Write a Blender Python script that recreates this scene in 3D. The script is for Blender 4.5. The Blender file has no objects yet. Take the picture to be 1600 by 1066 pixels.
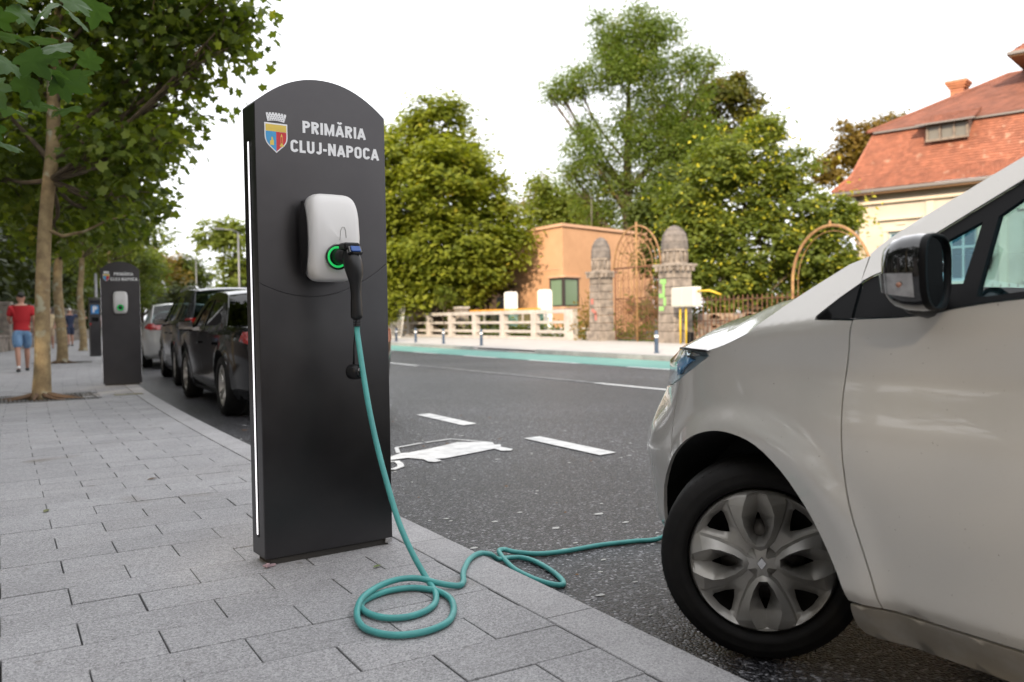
import bpy, bmesh, math, random, bisect
import numpy as np
from mathutils import Vector, Matrix, Euler
from mathutils.geometry import delaunay_2d_cdt

random.seed(7)
rng = np.random.default_rng(7)
sc = bpy.context.scene
COL = sc.collection
PI = math.pi
R = math.radians

# ---------------------------------------------------------------- camera
YAW, PITCH, ROLL, EYE, FPX = R(30.9), math.atan(37 / 1340), 0.016, 0.98, 1340.0
fwd = Vector((math.sin(YAW) * math.cos(PITCH), math.cos(YAW) * math.cos(PITCH), -math.sin(PITCH)))
rgt = Vector((math.cos(YAW), -math.sin(YAW), 0))
upv = rgt.cross(fwd)
cr, sr = math.cos(ROLL), math.sin(ROLL)
cx_ = rgt * cr + (-upv) * sr
cy_ = -((-rgt) * sr + (-upv) * cr)
cam_d = bpy.data.cameras.new('camera')
cam = bpy.data.objects.new('camera', cam_d)
COL.objects.link(cam)
M = Matrix.Identity(4)
for i in range(3):
    M[i][0], M[i][1], M[i][2] = cx_[i], cy_[i], -fwd[i]
M.translation = Vector((0, 0, EYE))
cam.matrix_world = M
cam_d.sensor_width = 36
cam_d.lens = 36 * FPX / 1600
cam_d.clip_start = 0.05
cam_d.clip_end = 2500
cam_d.dof.use_dof = True
cam_d.dof.focus_distance = 3.3
cam_d.dof.aperture_fstop = 2.8
sc.camera = cam

# ---------------------------------------------------------------- sky, sun, exposure
SUN_EL, SUN_AZ = R(22), R(-134)          # azimuth clockwise from +Y
world = bpy.data.worlds.new('World')
sc.world = world
world.use_nodes = True
wn = world.node_tree
bg = wn.nodes['Background']
sky = wn.nodes.new('ShaderNodeTexSky')
sky.sky_type = 'NISHITA'
sky.sun_disc = False
sky.sun_elevation = SUN_EL
sky.sun_rotation = SUN_AZ
sky.dust_density = 3.0
sky.air_density = 1.0
hs = wn.nodes.new('ShaderNodeHueSaturation')
hs.inputs['Saturation'].default_value = 0.45
mx = wn.nodes.new('ShaderNodeMix')
mx.data_type = 'RGBA'
mx.inputs[0].default_value = 0.75
mx.inputs[7].default_value = (11.8, 11.8, 12.1, 1)      # thin bright overcast
wn.links.new(sky.outputs[0], hs.inputs['Color'])
wn.links.new(hs.outputs[0], mx.inputs[6])
wn.links.new(mx.outputs[2], bg.inputs[0])
bg.inputs[1].default_value = 0.12
sun_d = bpy.data.lights.new('sun', 'SUN')
sun_d.energy = 4.4
sun_d.angle = R(2.5)
sun_d.color = (1, 0.82, 0.60)
sun = bpy.data.objects.new('sun', sun_d)
COL.objects.link(sun)
sd = Vector((math.sin(SUN_AZ) * math.cos(SUN_EL), math.cos(SUN_AZ) * math.cos(SUN_EL), math.sin(SUN_EL)))
sun.rotation_euler = sd.to_track_quat('Z', 'Y').to_euler()
sun.location = (0, 0, 30)
sc.view_settings.view_transform = 'Standard'
sc.view_settings.look = 'None'
sc.view_settings.gamma = 1
sc.view_settings.exposure = 0.62
sc.view_settings.use_curve_mapping = False
sc.cycles.max_bounces = 10
sc.cycles.diffuse_bounces = 5
sc.cycles.transparent_max_bounces = 12
sc.cycles.caustics_reflective = False
sc.cycles.caustics_refractive = False

# ---------------------------------------------------------------- helpers


def tag(o, label=None, cat=None, group=None, kind=None):
    if label: o['label'] = label
    if cat: o['category'] = cat
    if group: o['group'] = group
    if kind: o['kind'] = kind
    return o


def thing(name, label, cat, loc=(0, 0, 0), rz=0.0, group=None):
    o = bpy.data.objects.new(name, None)
    COL.objects.link(o)
    o.location = loc
    o.rotation_euler = (0, 0, rz)
    o.empty_display_size = 0.2
    return tag(o, label, cat, group)


def link(name, me, m=None, parent=None, loc=None, rot=None):
    o = bpy.data.objects.new(name, me)
    COL.objects.link(o)
    if m is not None and not me.materials:
        for q in (m if isinstance(m, (list, tuple)) else [m]):
            me.materials.append(q)
    if parent is not None: o.parent = parent
    if loc is not None: o.location = loc
    if rot is not None: o.rotation_euler = rot
    return o


def mesh(name, v, f, smooth=False):
    me = bpy.data.meshes.new(name)
    me.from_pydata([tuple(p) for p in v], [], f)
    me.validate()
    if smooth:
        me.polygons.foreach_set('use_smooth', [True] * len(me.polygons))
    me.update()
    return me


class MB:
    """Collects shapes into one mesh."""
    def __init__(s): s.v, s.f, s.sm = [], [], []

    def add(s, v, f, smooth=False):
        o = len(s.v)
        s.v += [tuple(p) for p in v]
        s.f += [[i + o for i in q] for q in f]
        s.sm += [smooth] * len(f)
        return s

    def box(s, c, d, rz=0.0, bev=0.0, taper=1.0):
        hx, hy, hz = d[0] / 2, d[1] / 2, d[2] / 2
        ca, sa = math.cos(rz), math.sin(rz)
        if bev <= 0:
            P = []
            for z, k in ((-hz, 1), (hz, taper)):
                for x, y in ((-hx, -hy), (hx, -hy), (hx, hy), (-hx, hy)):
                    x, y = x * k, y * k
                    P.append((c[0] + x * ca - y * sa, c[1] + x * sa + y * ca, c[2] + z))
            return s.add(P, [[3, 2, 1, 0], [4, 5, 6, 7], [0, 1, 5, 4], [1, 2, 6, 5], [2, 3, 7, 6], [3, 0, 4, 7]])
        b = bev
        rings = [(-hz, b), (-hz + b, 0), (hz - b, 0), (hz, b)]
        P = []
        for z, i in rings:
            for x, y in ((-hx + b, -hy + i), (hx - b, -hy + i), (hx - i, -hy + b), (hx - i, hy - b), (hx - b, hy - i), (-hx + b, hy - i), (-hx + i, hy - b), (-hx + i, -hy + b)):
                P.append((c[0] + x * ca - y * sa, c[1] + x * sa + y * ca, c[2] + z))
        F = [[7, 6, 5, 4, 3, 2, 1, 0], [24 + i for i in range(8)]]
        for r in range(3):
            for i in range(8):
                j = (i + 1) % 8
                F.append([r * 8 + i, r * 8 + j, r * 8 + 8 + j, r * 8 + 8 + i])
        return s.add(P, F)

    def tube(s, pts, r, n=8, smooth=True, caps=True, squash=None):
        pts = [Vector(p) for p in pts]
        m = len(pts)
        rs = r if isinstance(r, (list, tuple)) else [r] * m
        P, F = [], []
        prev = None
        for i, p in enumerate(pts):
            t = (pts[min(i + 1, m - 1)] - pts[max(i - 1, 0)])
            if t.length < 1e-9: t = Vector((0, 0, 1))
            t.normalize()
            if prev is None:
                a = Vector((0, 0, 1)) if abs(t.z) < 0.9 else Vector((1, 0, 0))
                nrm = t.cross(a).normalized()
            else:
                nrm = (prev - t * prev.dot(t))
                nrm = nrm.normalized() if nrm.length > 1e-6 else t.orthogonal().normalized()
            prev = nrm
            bi = t.cross(nrm)
            for k in range(n):
                a = 2 * PI * k / n
                P.append(p + (nrm * math.cos(a) + bi * math.sin(a)) * rs[i])
        for i in range(m - 1):
            for k in range(n):
                j = (k + 1) % n
                F.append([i * n + k, i * n + j, (i + 1) * n + j, (i + 1) * n + k])
        s.add(P, F, smooth)
        if caps:
            o = len(s.v) - len(P)
            s.f += [[o + k for k in range(n)][::-1], [o + (m - 1) * n + k for k in range(n)]]
            s.sm += [False, False]
        return s

    def lathe(s, prof, c=(0, 0, 0), n=20, smooth=True, axis='z', sx=1, sy=1):
        P, F = [], []
        for r, z in prof:
            for k in range(n):
                a = 2 * PI * k / n
                x, y = r * math.cos(a) * sx, r * math.sin(a) * sy
                P.append({'z': (c[0] + x, c[1] + y, c[2] + z), 'x': (c[0] + z, c[1] + x, c[2] + y), 'y': (c[0] + x, c[1] + z, c[2] - y)}[axis])
        for i in range(len(prof) - 1):
            for k in range(n):
                j = (k + 1) % n
                F.append([i * n + k, i * n + j, (i + 1) * n + j, (i + 1) * n + k])
        return s.add(P, F, smooth)

    def prism(s, poly, y0, y1, plane='xz'):
        n = len(poly)
        P = []
        for d in (y0, y1):
            for a, b in poly:
                P.append({'xz': (a, d, b), 'xy': (a, b, d), 'yz': (d, a, b)}[plane])
        F = [list(range(n))[::-1], [n + i for i in range(n)]]
        for i in range(n):
            j = (i + 1) % n
            F.append([i, j, n + j, n + i])
        return s.add(P, F)

    def build(s, name, m=None, parent=None, loc=None, rot=None):
        me = bpy.data.meshes.new(name)
        me.from_pydata(s.v, [], s.f)
        me.polygons.foreach_set('use_smooth', s.sm)
        me.update()
        bm = bmesh.new()
        bm.from_mesh(me)
        bmesh.ops.recalc_face_normals(bm, faces=bm.faces)
        bm.to_mesh(me)
        bm.free()
        return link(name, me, m, parent, loc, rot)


def bevel(o, w, seg=2, ang=40):
    b = o.modifiers.new('bevel', 'BEVEL')
    b.width, b.segments, b.limit_method, b.angle_limit = w, seg, 'ANGLE', R(ang)
    b.harden_normals = False
    return o


def smooth_by_angle(o, ang=35):
    me = o.data
    me.polygons.foreach_set('use_smooth', [True] * len(me.polygons))
    me.set_sharp_from_angle(angle=R(ang))
    return o


def copy_tree(o, parent=None):
    c = o.copy()
    COL.objects.link(c)
    c.parent = parent
    for ch in o.children:
        copy_tree(ch, c)
    return c


def bend(y):
    """The street swings gently to the right beyond the first bays."""
    t = max(0.0, y - 7)
    return 0.0032 * t * t if t < 28 else 0.0032 * 784 + 0.179 * (t - 28)


def bend_a(y):
    t = min(max(0.0, y - 7), 28)
    return -math.atan(0.0064 * t)


# ---------------------------------------------------------------- materials
MATS = {}


def ND(nt, kind, **kw):
    n = nt.nodes.new(kind)
    for k, v in kw.items():
        setattr(n, k, v)
    return n


def pmat(name, col, rough=0.6, metal=0.0, col2=None, var=0.0, vscale=6.0, bump=0.0, bscale=60.0, spec=0.5,
         coat=0.0, detail=4.0, rvar=0.0, emit=None, estr=0.0, coords='pos', speck=None, thr=(0.35, 0.65)):
    """Principled material; col2/var mix a second tone by noise; speck=(colour, scale, threshold)."""
    if name in MATS: return MATS[name]
    m = bpy.data.materials.new(name)
    m.use_nodes = True
    nt = m.node_tree
    b = nt.nodes['Principled BSDF']
    L = nt.links.new
    b.inputs['Base Color'].default_value = (*col, 1)
    b.inputs['Roughness'].default_value = rough
    b.inputs['Metallic'].default_value = metal
    b.inputs['Specular IOR Level'].default_value = spec
    b.inputs['Coat Weight'].default_value = coat
    b.inputs['Coat Roughness'].default_value = 0.04
    if emit:
        b.inputs['Emission Color'].default_value = (*emit, 1)
        b.inputs['Emission Strength'].default_value = estr
    if col2 is None and var:
        col2 = tuple(max(0, c * (1 - var)) for c in col)
        col1 = tuple(c * (1 + var) for c in col)
    else:
        col1 = col
    src = None
    if coords == 'pos':
        src = ND(nt, 'ShaderNodeNewGeometry').outputs['Position']
    else:
        src = ND(nt, 'ShaderNodeTexCoord').outputs['Object']
    cur = None
    if col2 is not None:
        n = ND(nt, 'ShaderNodeTexNoise')
        n.inputs['Scale'].default_value = vscale
        n.inputs['Detail'].default_value = detail
        n.inputs['Roughness'].default_value = 0.62
        L(src, n.inputs['Vector'])
        mr = ND(nt, 'ShaderNodeMapRange')
        mr.inputs[1].default_value, mr.inputs[2].default_value = thr
        L(n.outputs[0], mr.inputs[0])
        mx = ND(nt, 'ShaderNodeMix', data_type='RGBA')
        mx.inputs[6].default_value = (*col2, 1)
        mx.inputs[7].default_value = (*col1, 1)
        L(mr.outputs[0], mx.inputs[0])
        cur = mx.outputs[2]
        if rvar:
            r2 = ND(nt, 'ShaderNodeMapRange')
            r2.inputs[3].default_value, r2.inputs[4].default_value = rough - rvar, rough + rvar
            L(n.outputs[0], r2.inputs[0])
            L(r2.outputs[0], b.inputs['Roughness'])
    if speck:
        for sp in (speck if isinstance(speck, list) else [speck]):
            n2 = ND(nt, 'ShaderNodeTexNoise')
            n2.inputs['Scale'].default_value = sp[1]
            n2.inputs['Detail'].default_value = 2
            L(src, n2.inputs['Vector'])
            mr = ND(nt, 'ShaderNodeMapRange')
            mr.inputs[1].default_value, mr.inputs[2].default_value = sp[2], sp[2] + 0.06
            L(n2.outputs[0], mr.inputs[0])
            mx = ND(nt, 'ShaderNodeMix', data_type='RGBA')
            mx.inputs[7].default_value = (*sp[0], 1)
            if cur is None: mx.inputs[6].default_value = (*col, 1)
            else: L(cur, mx.inputs[6])
            L(mr.outputs[0], mx.inputs[0])
            cur = mx.outputs[2]
    if cur is not None: L(cur, b.inputs['Base Color'])
    if bump:
        n3 = ND(nt, 'ShaderNodeTexNoise')
        n3.inputs['Scale'].default_value = bscale
        n3.inputs['Detail'].default_value = 5
        L(src, n3.inputs['Vector'])
        bp = ND(nt, 'ShaderNodeBump')
        bp.inputs['Strength'].default_value = bump
        bp.inputs['Distance'].default_value = 0.01
        L(n3.outputs[0], bp.inputs['Height'])
        L(bp.outputs[0], b.inputs['Normal'])
    MATS[name] = m
    return m


def vary(m, amt=0.12):
    """Multiply the base colour of a material by a random value per object."""
    nt = m.node_tree
    b = nt.nodes['Principled BSDF']
    oi = ND(nt, 'ShaderNodeObjectInfo')
    gm = ND(nt, 'ShaderNodeNewGeometry')
    ad = ND(nt, 'ShaderNodeMath', operation='ADD')
    fr = ND(nt, 'ShaderNodeMath', operation='FRACT')
    nt.links.new(oi.outputs['Random'], ad.inputs[0])
    nt.links.new(gm.outputs['Random Per Island'], ad.inputs[1])
    nt.links.new(ad.outputs[0], fr.inputs[0])
    mr = ND(nt, 'ShaderNodeMapRange')
    mr.inputs[3].default_value, mr.inputs[4].default_value = 1 - amt, 1 + amt
    nt.links.new(fr.outputs[0], mr.inputs[0])
    mu = ND(nt, 'ShaderNodeMix', data_type='RGBA', blend_type='MULTIPLY')
    mu.inputs[0].default_value = 1
    inp = b.inputs['Base Color']
    if inp.is_linked: nt.links.new(inp.links[0].from_socket, mu.inputs[6])
    else: mu.inputs[6].default_value = inp.default_value
    nt.links.new(mr.outputs[0], mu.inputs[7])
    nt.links.new(mu.outputs[2], inp)
    return m


def glassmat(name, tint, rough=0.0, ior=1.5):
    if name in MATS: return MATS[name]
    m = bpy.data.materials.new(name)
    m.use_nodes = True
    nt = m.node_tree
    nt.nodes.remove(nt.nodes['Principled BSDF'])
    out = nt.nodes['Material Output']
    lw_ = ND(nt, 'ShaderNodeLayerWeight')
    lw_.inputs[0].default_value = 0.5
    pw = ND(nt, 'ShaderNodeMath', operation='POWER')
    pw.inputs[1].default_value = 5.0
    nt.links.new(lw_.outputs['Facing'], pw.inputs[0])
    fr = ND(nt, 'ShaderNodeMath', operation='MULTIPLY_ADD')
    fr.inputs[1].default_value = 0.92
    fr.inputs[2].default_value = 0.06
    nt.links.new(pw.outputs[0], fr.inputs[0])
    tr = ND(nt, 'ShaderNodeBsdfTransparent')
    tr.inputs[0].default_value = (*tint, 1)
    gl = ND(nt, 'ShaderNodeBsdfGlossy')
    gl.inputs['Roughness'].default_value = rough
    mx = ND(nt, 'ShaderNodeMixShader')
    nt.links.new(fr.outputs[0], mx.inputs[0])
    nt.links.new(tr.outputs[0], mx.inputs[1])
    nt.links.new(gl.outputs[0], mx.inputs[2])
    nt.links.new(mx.outputs[0], out.inputs[0])
    MATS[name] = m
    return m


def leafmat(name, c1, c2, c3=None, trans=0.45, p3=0.9):
    """Leaf material: tone differs from leaf to leaf and from clump to clump."""
    if name in MATS: return MATS[name]
    m = bpy.data.materials.new(name)
    m.use_nodes = True
    nt = m.node_tree
    nt.nodes.remove(nt.nodes['Principled BSDF'])
    out = nt.nodes['Material Output']
    L = nt.links.new
    gm = ND(nt, 'ShaderNodeNewGeometry')
    ns = ND(nt, 'ShaderNodeTexNoise')
    ns.inputs['Scale'].default_value = 0.9
    ns.inputs['Detail'].default_value = 2
    L(gm.outputs['Position'], ns.inputs['Vector'])
    ad = ND(nt, 'ShaderNodeMath', operation='MULTIPLY_ADD')
    L(gm.outputs['Random Per Island'], ad.inputs[0])
    ad.inputs[1].default_value = 0.55
    mr = ND(nt, 'ShaderNodeMapRange')
    mr.inputs[1].default_value, mr.inputs[2].default_value = 0.3, 0.7
    mr.inputs[3].default_value, mr.inputs[4].default_value = 0.0, 0.45
    L(ns.outputs[0], mr.inputs[0])
    L(mr.outputs[0], ad.inputs[2])
    rp = ND(nt, 'ShaderNodeValToRGB')
    rp.color_ramp.elements[0].color = (*c1, 1)
    rp.color_ramp.elements[1].color = (*c2, 1)
    rp.color_ramp.elements[1].position = 0.85
    if c3:
        e = rp.color_ramp.elements.new(p3)
        e.color = (*c3, 1)
    L(ad.outputs[0], rp.inputs[0])
    df = ND(nt, 'ShaderNodeBsdfPrincipled')
    df.inputs['Roughness'].default_value = 0.5
    df.inputs['Specular IOR Level'].default_value = 0.35
    tl = ND(nt, 'ShaderNodeBsdfTranslucent')
    ml = ND(nt, 'ShaderNodeMix', data_type='RGBA', blend_type='MULTIPLY')
    ml.inputs[0].default_value = 1
    ml.inputs[7].default_value = (1.5, 1.45, 0.5, 1)
    L(rp.outputs[0], ml.inputs[6])
    L(rp.outputs[0], df.inputs['Base Color'])
    L(ml.outputs[2], tl.inputs[0])
    mx = ND(nt, 'ShaderNodeMixShader')
    mx.inputs[0].default_value = trans
    L(df.outputs[0], mx.inputs[1])
    L(tl.outputs[0], mx.inputs[2])
    L(mx.outputs[0], out.inputs[0])
    MATS[name] = m
    return m


paver_m = vary(pmat('granite_paver', (0.32, 0.318, 0.325), 0.72, col2=(0.265, 0.262, 0.268), vscale=1.6, bump=0.25, bscale=260,
               speck=[((0.12, 0.12, 0.125), 170, 0.60), ((0.42, 0.41, 0.41), 230, 0.62), ((0.19, 0.175, 0.16), 1.1, 0.66), ((0.15, 0.14, 0.13), 5.5, 0.71)]), 0.065)
kerb_m = vary(pmat('granite_kerb', (0.36, 0.355, 0.36), 0.7, col2=(0.29, 0.285, 0.29), vscale=3, bump=0.2, bscale=260,
              speck=[((0.16, 0.16, 0.165), 170, 0.61), ((0.46, 0.45, 0.45), 230, 0.62)]), 0.05)


def grain(m, scale, lo, hi):
    """Crystal-by-crystal tone over whatever the base colour is."""
    nt = m.node_tree
    b = nt.nodes['Principled BSDF']
    g = ND(nt, 'ShaderNodeNewGeometry')
    v = ND(nt, 'ShaderNodeTexVoronoi')
    v.inputs['Scale'].default_value = scale
    nt.links.new(g.outputs['Position'], v.inputs['Vector'])
    sp = ND(nt, 'ShaderNodeSeparateColor')
    nt.links.new(v.outputs['Color'], sp.inputs[0])
    mr = ND(nt, 'ShaderNodeMapRange')
    mr.inputs[3].default_value, mr.inputs[4].default_value = lo, hi
    nt.links.new(sp.outputs[0], mr.inputs[0])
    mu = ND(nt, 'ShaderNodeMix', data_type='RGBA', blend_type='MULTIPLY')
    mu.inputs[0].default_value = 1
    nt.links.new(b.inputs['Base Color'].links[0].from_socket, mu.inputs[6])
    nt.links.new(mr.outputs[0], mu.inputs[7])
    nt.links.new(mu.outputs[2], b.inputs['Base Color'])


grain(paver_m, 190, 0.68, 1.32)
grain(kerb_m, 190, 0.75, 1.25)
joint_m = pmat('joint_sand', (0.05, 0.048, 0.046), 0.95)
ground_m = pmat('bare_soil', (0.10, 0.085, 0.06), 0.95, col2=(0.06, 0.075, 0.03), vscale=0.6, bump=0.3)
road_m = pmat('asphalt', (0.05, 0.05, 0.05), 0.42)


def aggregate(m, scale, tones, wear, bump=0.6, wscale=0.35):
    """Stone-by-stone grain: each Voronoi cell is one chipping with its own tone."""
    nt = m.node_tree
    b = nt.nodes['Principled BSDF']
    L = nt.links.new
    g = ND(nt, 'ShaderNodeNewGeometry')
    v = ND(nt, 'ShaderNodeTexVoronoi')
    v.inputs['Scale'].default_value = scale
    L(g.outputs['Position'], v.inputs['Vector'])
    sp = ND(nt, 'ShaderNodeSeparateColor')
    L(v.outputs['Color'], sp.inputs[0])
    rp = ND(nt, 'ShaderNodeValToRGB')
    rp.color_ramp.interpolation = 'LINEAR'
    el = rp.color_ramp.elements
    el[0].position, el[0].color = tones[0][0], (*tones[0][1], 1)
    el[1].position, el[1].color = tones[-1][0], (*tones[-1][1], 1)
    for p_, c_ in tones[1:-1]:
        e = el.new(p_); e.color = (*c_, 1)
    L(sp.outputs[0], rp.inputs[0])
    n = ND(nt, 'ShaderNodeTexNoise')
    n.inputs['Scale'].default_value = wscale
    n.inputs['Detail'].default_value = 6
    L(g.outputs['Position'], n.inputs['Vector'])
    mr = ND(nt, 'ShaderNodeMapRange')
    mr.inputs[1].default_value, mr.inputs[2].default_value = 0.35, 0.65
    mr.inputs[3].default_value, mr.inputs[4].default_value = wear
    L(n.outputs[0], mr.inputs[0])
    mu = ND(nt, 'ShaderNodeMix', data_type='RGBA', blend_type='MULTIPLY')
    mu.inputs[0].default_value = 1
    L(rp.outputs[0], mu.inputs[6])
    L(mr.outputs[0], mu.inputs[7])
    L(mu.outputs[2], b.inputs['Base Color'])
    bp = ND(nt, 'ShaderNodeBump')
    bp.inputs['Strength'].default_value = bump
    bp.inputs['Distance'].default_value = 0.006
    bp.invert = True
    L(v.outputs['Distance'], bp.inputs['Height'])
    L(bp.outputs[0], b.inputs['Normal'])


aggregate(road_m, 96, [(0.0, (0.005, 0.005, 0.006)), (0.50, (0.015, 0.015, 0.018)), (0.74, (0.055, 0.055, 0.062)), (0.92, (0.14, 0.14, 0.152)), (1.0, (0.36, 0.36, 0.38))], (0.7, 1.3), 1.2)
mark_m = pmat('road_paint', (0.78, 0.78, 0.76), 0.6, col2=(0.55, 0.55, 0.54), vscale=9, speck=((0.12, 0.12, 0.12), 60, 0.70))
green_m = pmat('green_lane_paint', (0.16, 0.37, 0.32), 0.6, col2=(0.13, 0.31, 0.27), vscale=3)
kiosk_m = pmat('anthracite_steel', (0.086, 0.083, 0.085), 0.31, metal=1.0, spec=0.5, rvar=0.05, col2=(0.077, 0.074, 0.077), vscale=4, bump=0.02, bscale=3)
white_pr = pmat('white_print', (0.85, 0.85, 0.86), 0.5)
led_m = pmat('led_strip', (0.9, 0.9, 0.9), 0.4, emit=(1, 0.96, 1), estr=0.9)
black_pl = pmat('black_plastic', (0.006, 0.006, 0.007), 0.42, spec=0.3)
black_gl = pmat('black_gloss', (0.008, 0.008, 0.009), 0.08, coat=1.0)
rubber_m = pmat('tyre_rubber', (0.0045, 0.004, 0.0038), 0.75, spec=0.3, col2=(0.009, 0.008, 0.007), vscale=14, bump=0.15, bscale=40, coords='obj')
dark_m = pmat('dark_underside', (0.006, 0.006, 0.006), 0.9)
cable_m = pmat('teal_cable_rubber', (0.075, 0.36, 0.34), 0.42, col2=(0.06, 0.29, 0.28), vscale=12)

# ================================================================= ground, road, pavement
def sheet(name, pts, z, m, kind='structure', parent=None):
    me = mesh(name, [(x, y, z) for x, y in pts], [list(range(len(pts)))])
    o = link(name, me, m, parent)
    if kind: tag(o, kind=kind)
    return o


sheet('ground', [(-1200, -1200), (1500, -1200), (1500, 1500), (-1200, 1500)], -0.16, ground_m)


def strip(name, xa, xb, ys, z, m, wa=1.0, wb=1.0):
    """Ribbon between x=xa and x=xb that follows the bend with weights wa, wb."""
    P, F = [], []
    for y in ys:
        P += [(xa + wa * bend(y), y, z), (xb + wb * bend(y), y, z)]
    for i in range(len(ys) - 1):
        F.append([2 * i, 2 * i + 1, 2 * i + 3, 2 * i + 2])
    return tag(link(name, mesh(name, P, F), m), kind='structure')


YS = [-60, -20, 0, 7] + list(range(9, 36, 2)) + [50, 80, 140, 260]
strip('road', 1.6, 13.3, YS, -0.09, road_m, 1.0, 0.35)
strip('cycle_lane', 11.18, 13.1, YS, -0.086, green_m, 0.3, 0.35)


def line(name, pts, label=None):
    P, F = [], []
    for i, q in enumerate(pts):
        P.append((*q, -0.082))
    o = link(name, mesh(name, P, [list(range(len(P)))]), mark_m)
    return tag(o, kind='structure')


def hline(x, y0, y1, w, wt=0.0):
    line('road_marking', [(x - w / 2 + wt * bend(y0), y0), (x + w / 2 + wt * bend(y0), y0), (x + w / 2 + wt * bend(y1), y1), (x - w / 2 + wt * bend(y1), y1)])


line('road_marking', [(3.952, 8.70), (4.125, 8.72), (4.105, 7.57), (3.926, 7.53)])
line('road_marking', [(3.931, 6.40), (4.110, 6.41), (4.094, 5.29), (3.914, 5.26)])
for k in range(1, 5):
    y = 7.6 + k * 2.25 + 1.1
    hline(4.04, y, y - 1.12, 0.17, 0.5)
for y0, y1 in ((1.5, 11.0), (17.8, 21.3), (29, 32.5), (40, 43.5)):
    hline(8.11, y0, y1, 0.14, 0.1)
worn = pmat('worn_road_paint', (0.30, 0.30, 0.30), 0.6, col2=(0.10, 0.10, 0.10), vscale=8)
o = line('road_marking', [(8.07, 11.05), (8.2, 11.05), (8.25, 17.7), (8.12, 17.7)])
o.data.materials.clear(); o.data.materials.append(worn)
for y0, y1 in ((0, 14.0), (15.8, 18.0), (19.6, 21.6), (23.4, 25.3), (27, 46)):
    hline(11.12, y0, y1, 0.13, 0.3)
# electric-car pictogram painted on the bay
ev = [(2.537, 6.127), (2.637, 6.217), (2.709, 6.276), (2.774, 6.262), (3.003, 6.352), (3.183, 6.443), (3.353, 6.539), (3.594, 6.356), (3.538, 6.226), (3.582, 6.194), (3.52, 6.087), (3.538, 5.926), (3.487, 5.869), (3.418, 5.897), (3.428, 6.033), (3.216, 5.955), (2.883, 5.84), (2.818, 5.866), (2.82, 5.761), (2.752, 5.73), (2.718, 5.785), (2.733, 5.898), (2.664, 6.033), (2.505, 6.014)]
line('electric_car_marking', ev)


def ribbon(name, pts, w, z=-0.082):
    P, F = [], []
    for i, q in enumerate(pts):
        a, b = pts[max(i - 1, 0)], pts[min(i + 1, len(pts) - 1)]
        dx, dy = b[0] - a[0], b[1] - a[1]
        l = math.hypot(dx, dy)
        nx, ny = -dy / l * w / 2, dx / l * w / 2
        P += [(q[0] + nx, q[1] + ny, z), (q[0] - nx, q[1] - ny, z)]
        if i: F.append([2 * i - 2, 2 * i - 1, 2 * i + 1, 2 * i])
    return tag(link(name, mesh(name, P, F), mark_m), kind='structure')


ribbon('electric_car_marking', [(2.70, 6.30), (2.80, 6.57), (3.08, 6.68)], 0.035, -0.0815)
ribbon('electric_car_marking', [(3.12, 6.685), (3.395, 6.744), (3.48, 6.56), (3.56, 6.36)], 0.035, -0.0812)
ribbon('electric_car_marking', [(2.36, 5.62 ), (2.46, 5.70), (2.50, 5.80), (2.53, 5.93), (2.44, 5.95), (2.34, 5.90)], 0.05, -0.0808)
ribbon('electric_car_marking', [(2.45, 5.98), (2.10, 5.85), (1.98, 5.70)], 0.09, -0.0804)

# white chips, grit and dry leaves lying on the asphalt
mb, mb2 = MB(), MB()
for i in range(150):
    x, y = random.uniform(1.85, 4.6), random.uniform(2.2, 9.0)
    s = random.uniform(0.004, 0.016) * (1 if random.random() < .8 else 1.8)
    a = random.uniform(0, PI)
    P = []
    for k in range(6):
        q = a + k * PI / 3
        rr = s * random.uniform(0.6, 1.2)
        P.append((x + rr * math.cos(q) * 1.4, y + rr * math.sin(q) * 0.8, -0.087))
    (mb if random.random() < .8 else mb2).add(P + [(x, y, -0.083)], [[k, (k + 1) % 6, 6] for k in range(6)])
tag(mb.build('road_grit', pmat('pale_chip', (0.5, 0.5, 0.48), 0.8)), kind='stuff')
tag(mb2.build('leaf_litter', pmat('brown_litter', (0.22, 0.11, 0.04), 0.8)), kind='stuff')

# ---- near pavement: bed, kerb stones, slabs
pave = thing('pavement', None, None)
tag(pave, kind='structure')
strip_o = strip('pavement_bed', -2.72, 1.69, YS, -0.022, joint_m)
strip_o.parent = pave
SX, SY, JX, Y0 = 0.4335, 0.2195, 0.0, 2.255


def paver_mesh(w, d, th=0.06):
    b, g = 0.0018, 0.0042
    x0, x1, y0, y1 = g / 2, w - g / 2, g / 2, d - g / 2
    P = [(x0, y0, -th), (x1, y0, -th), (x1, y1, -th), (x0, y1, -th), (x0, y0, -b), (x1, y0, -b), (x1, y1, -b), (x0, y1, -b),
         (x0 + b, y0 + b, 0), (x1 - b, y0 + b, 0), (x1 - b, y1 - b, 0), (x0 + b, y1 - b, 0)]
    F = [[0, 1, 5, 4], [1, 2, 6, 5], [2, 3, 7, 6], [3, 0, 4, 7], [4, 5, 9, 8], [5, 6, 10, 9], [6, 7, 11, 10], [7, 4, 8, 11], [8, 9, 10, 11]]
    return P, F


full_p = {}
GRATES = [(0.47, 13.12), (1.38, 24.8), (2.68, 35.5)]


def in_grate(x, y, n=2):
    for gx, gy in GRATES[:n]:
        if abs(x - gx - 0.0) < 0.62 and abs(y - gy) < 0.62: return True
    return False


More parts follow.
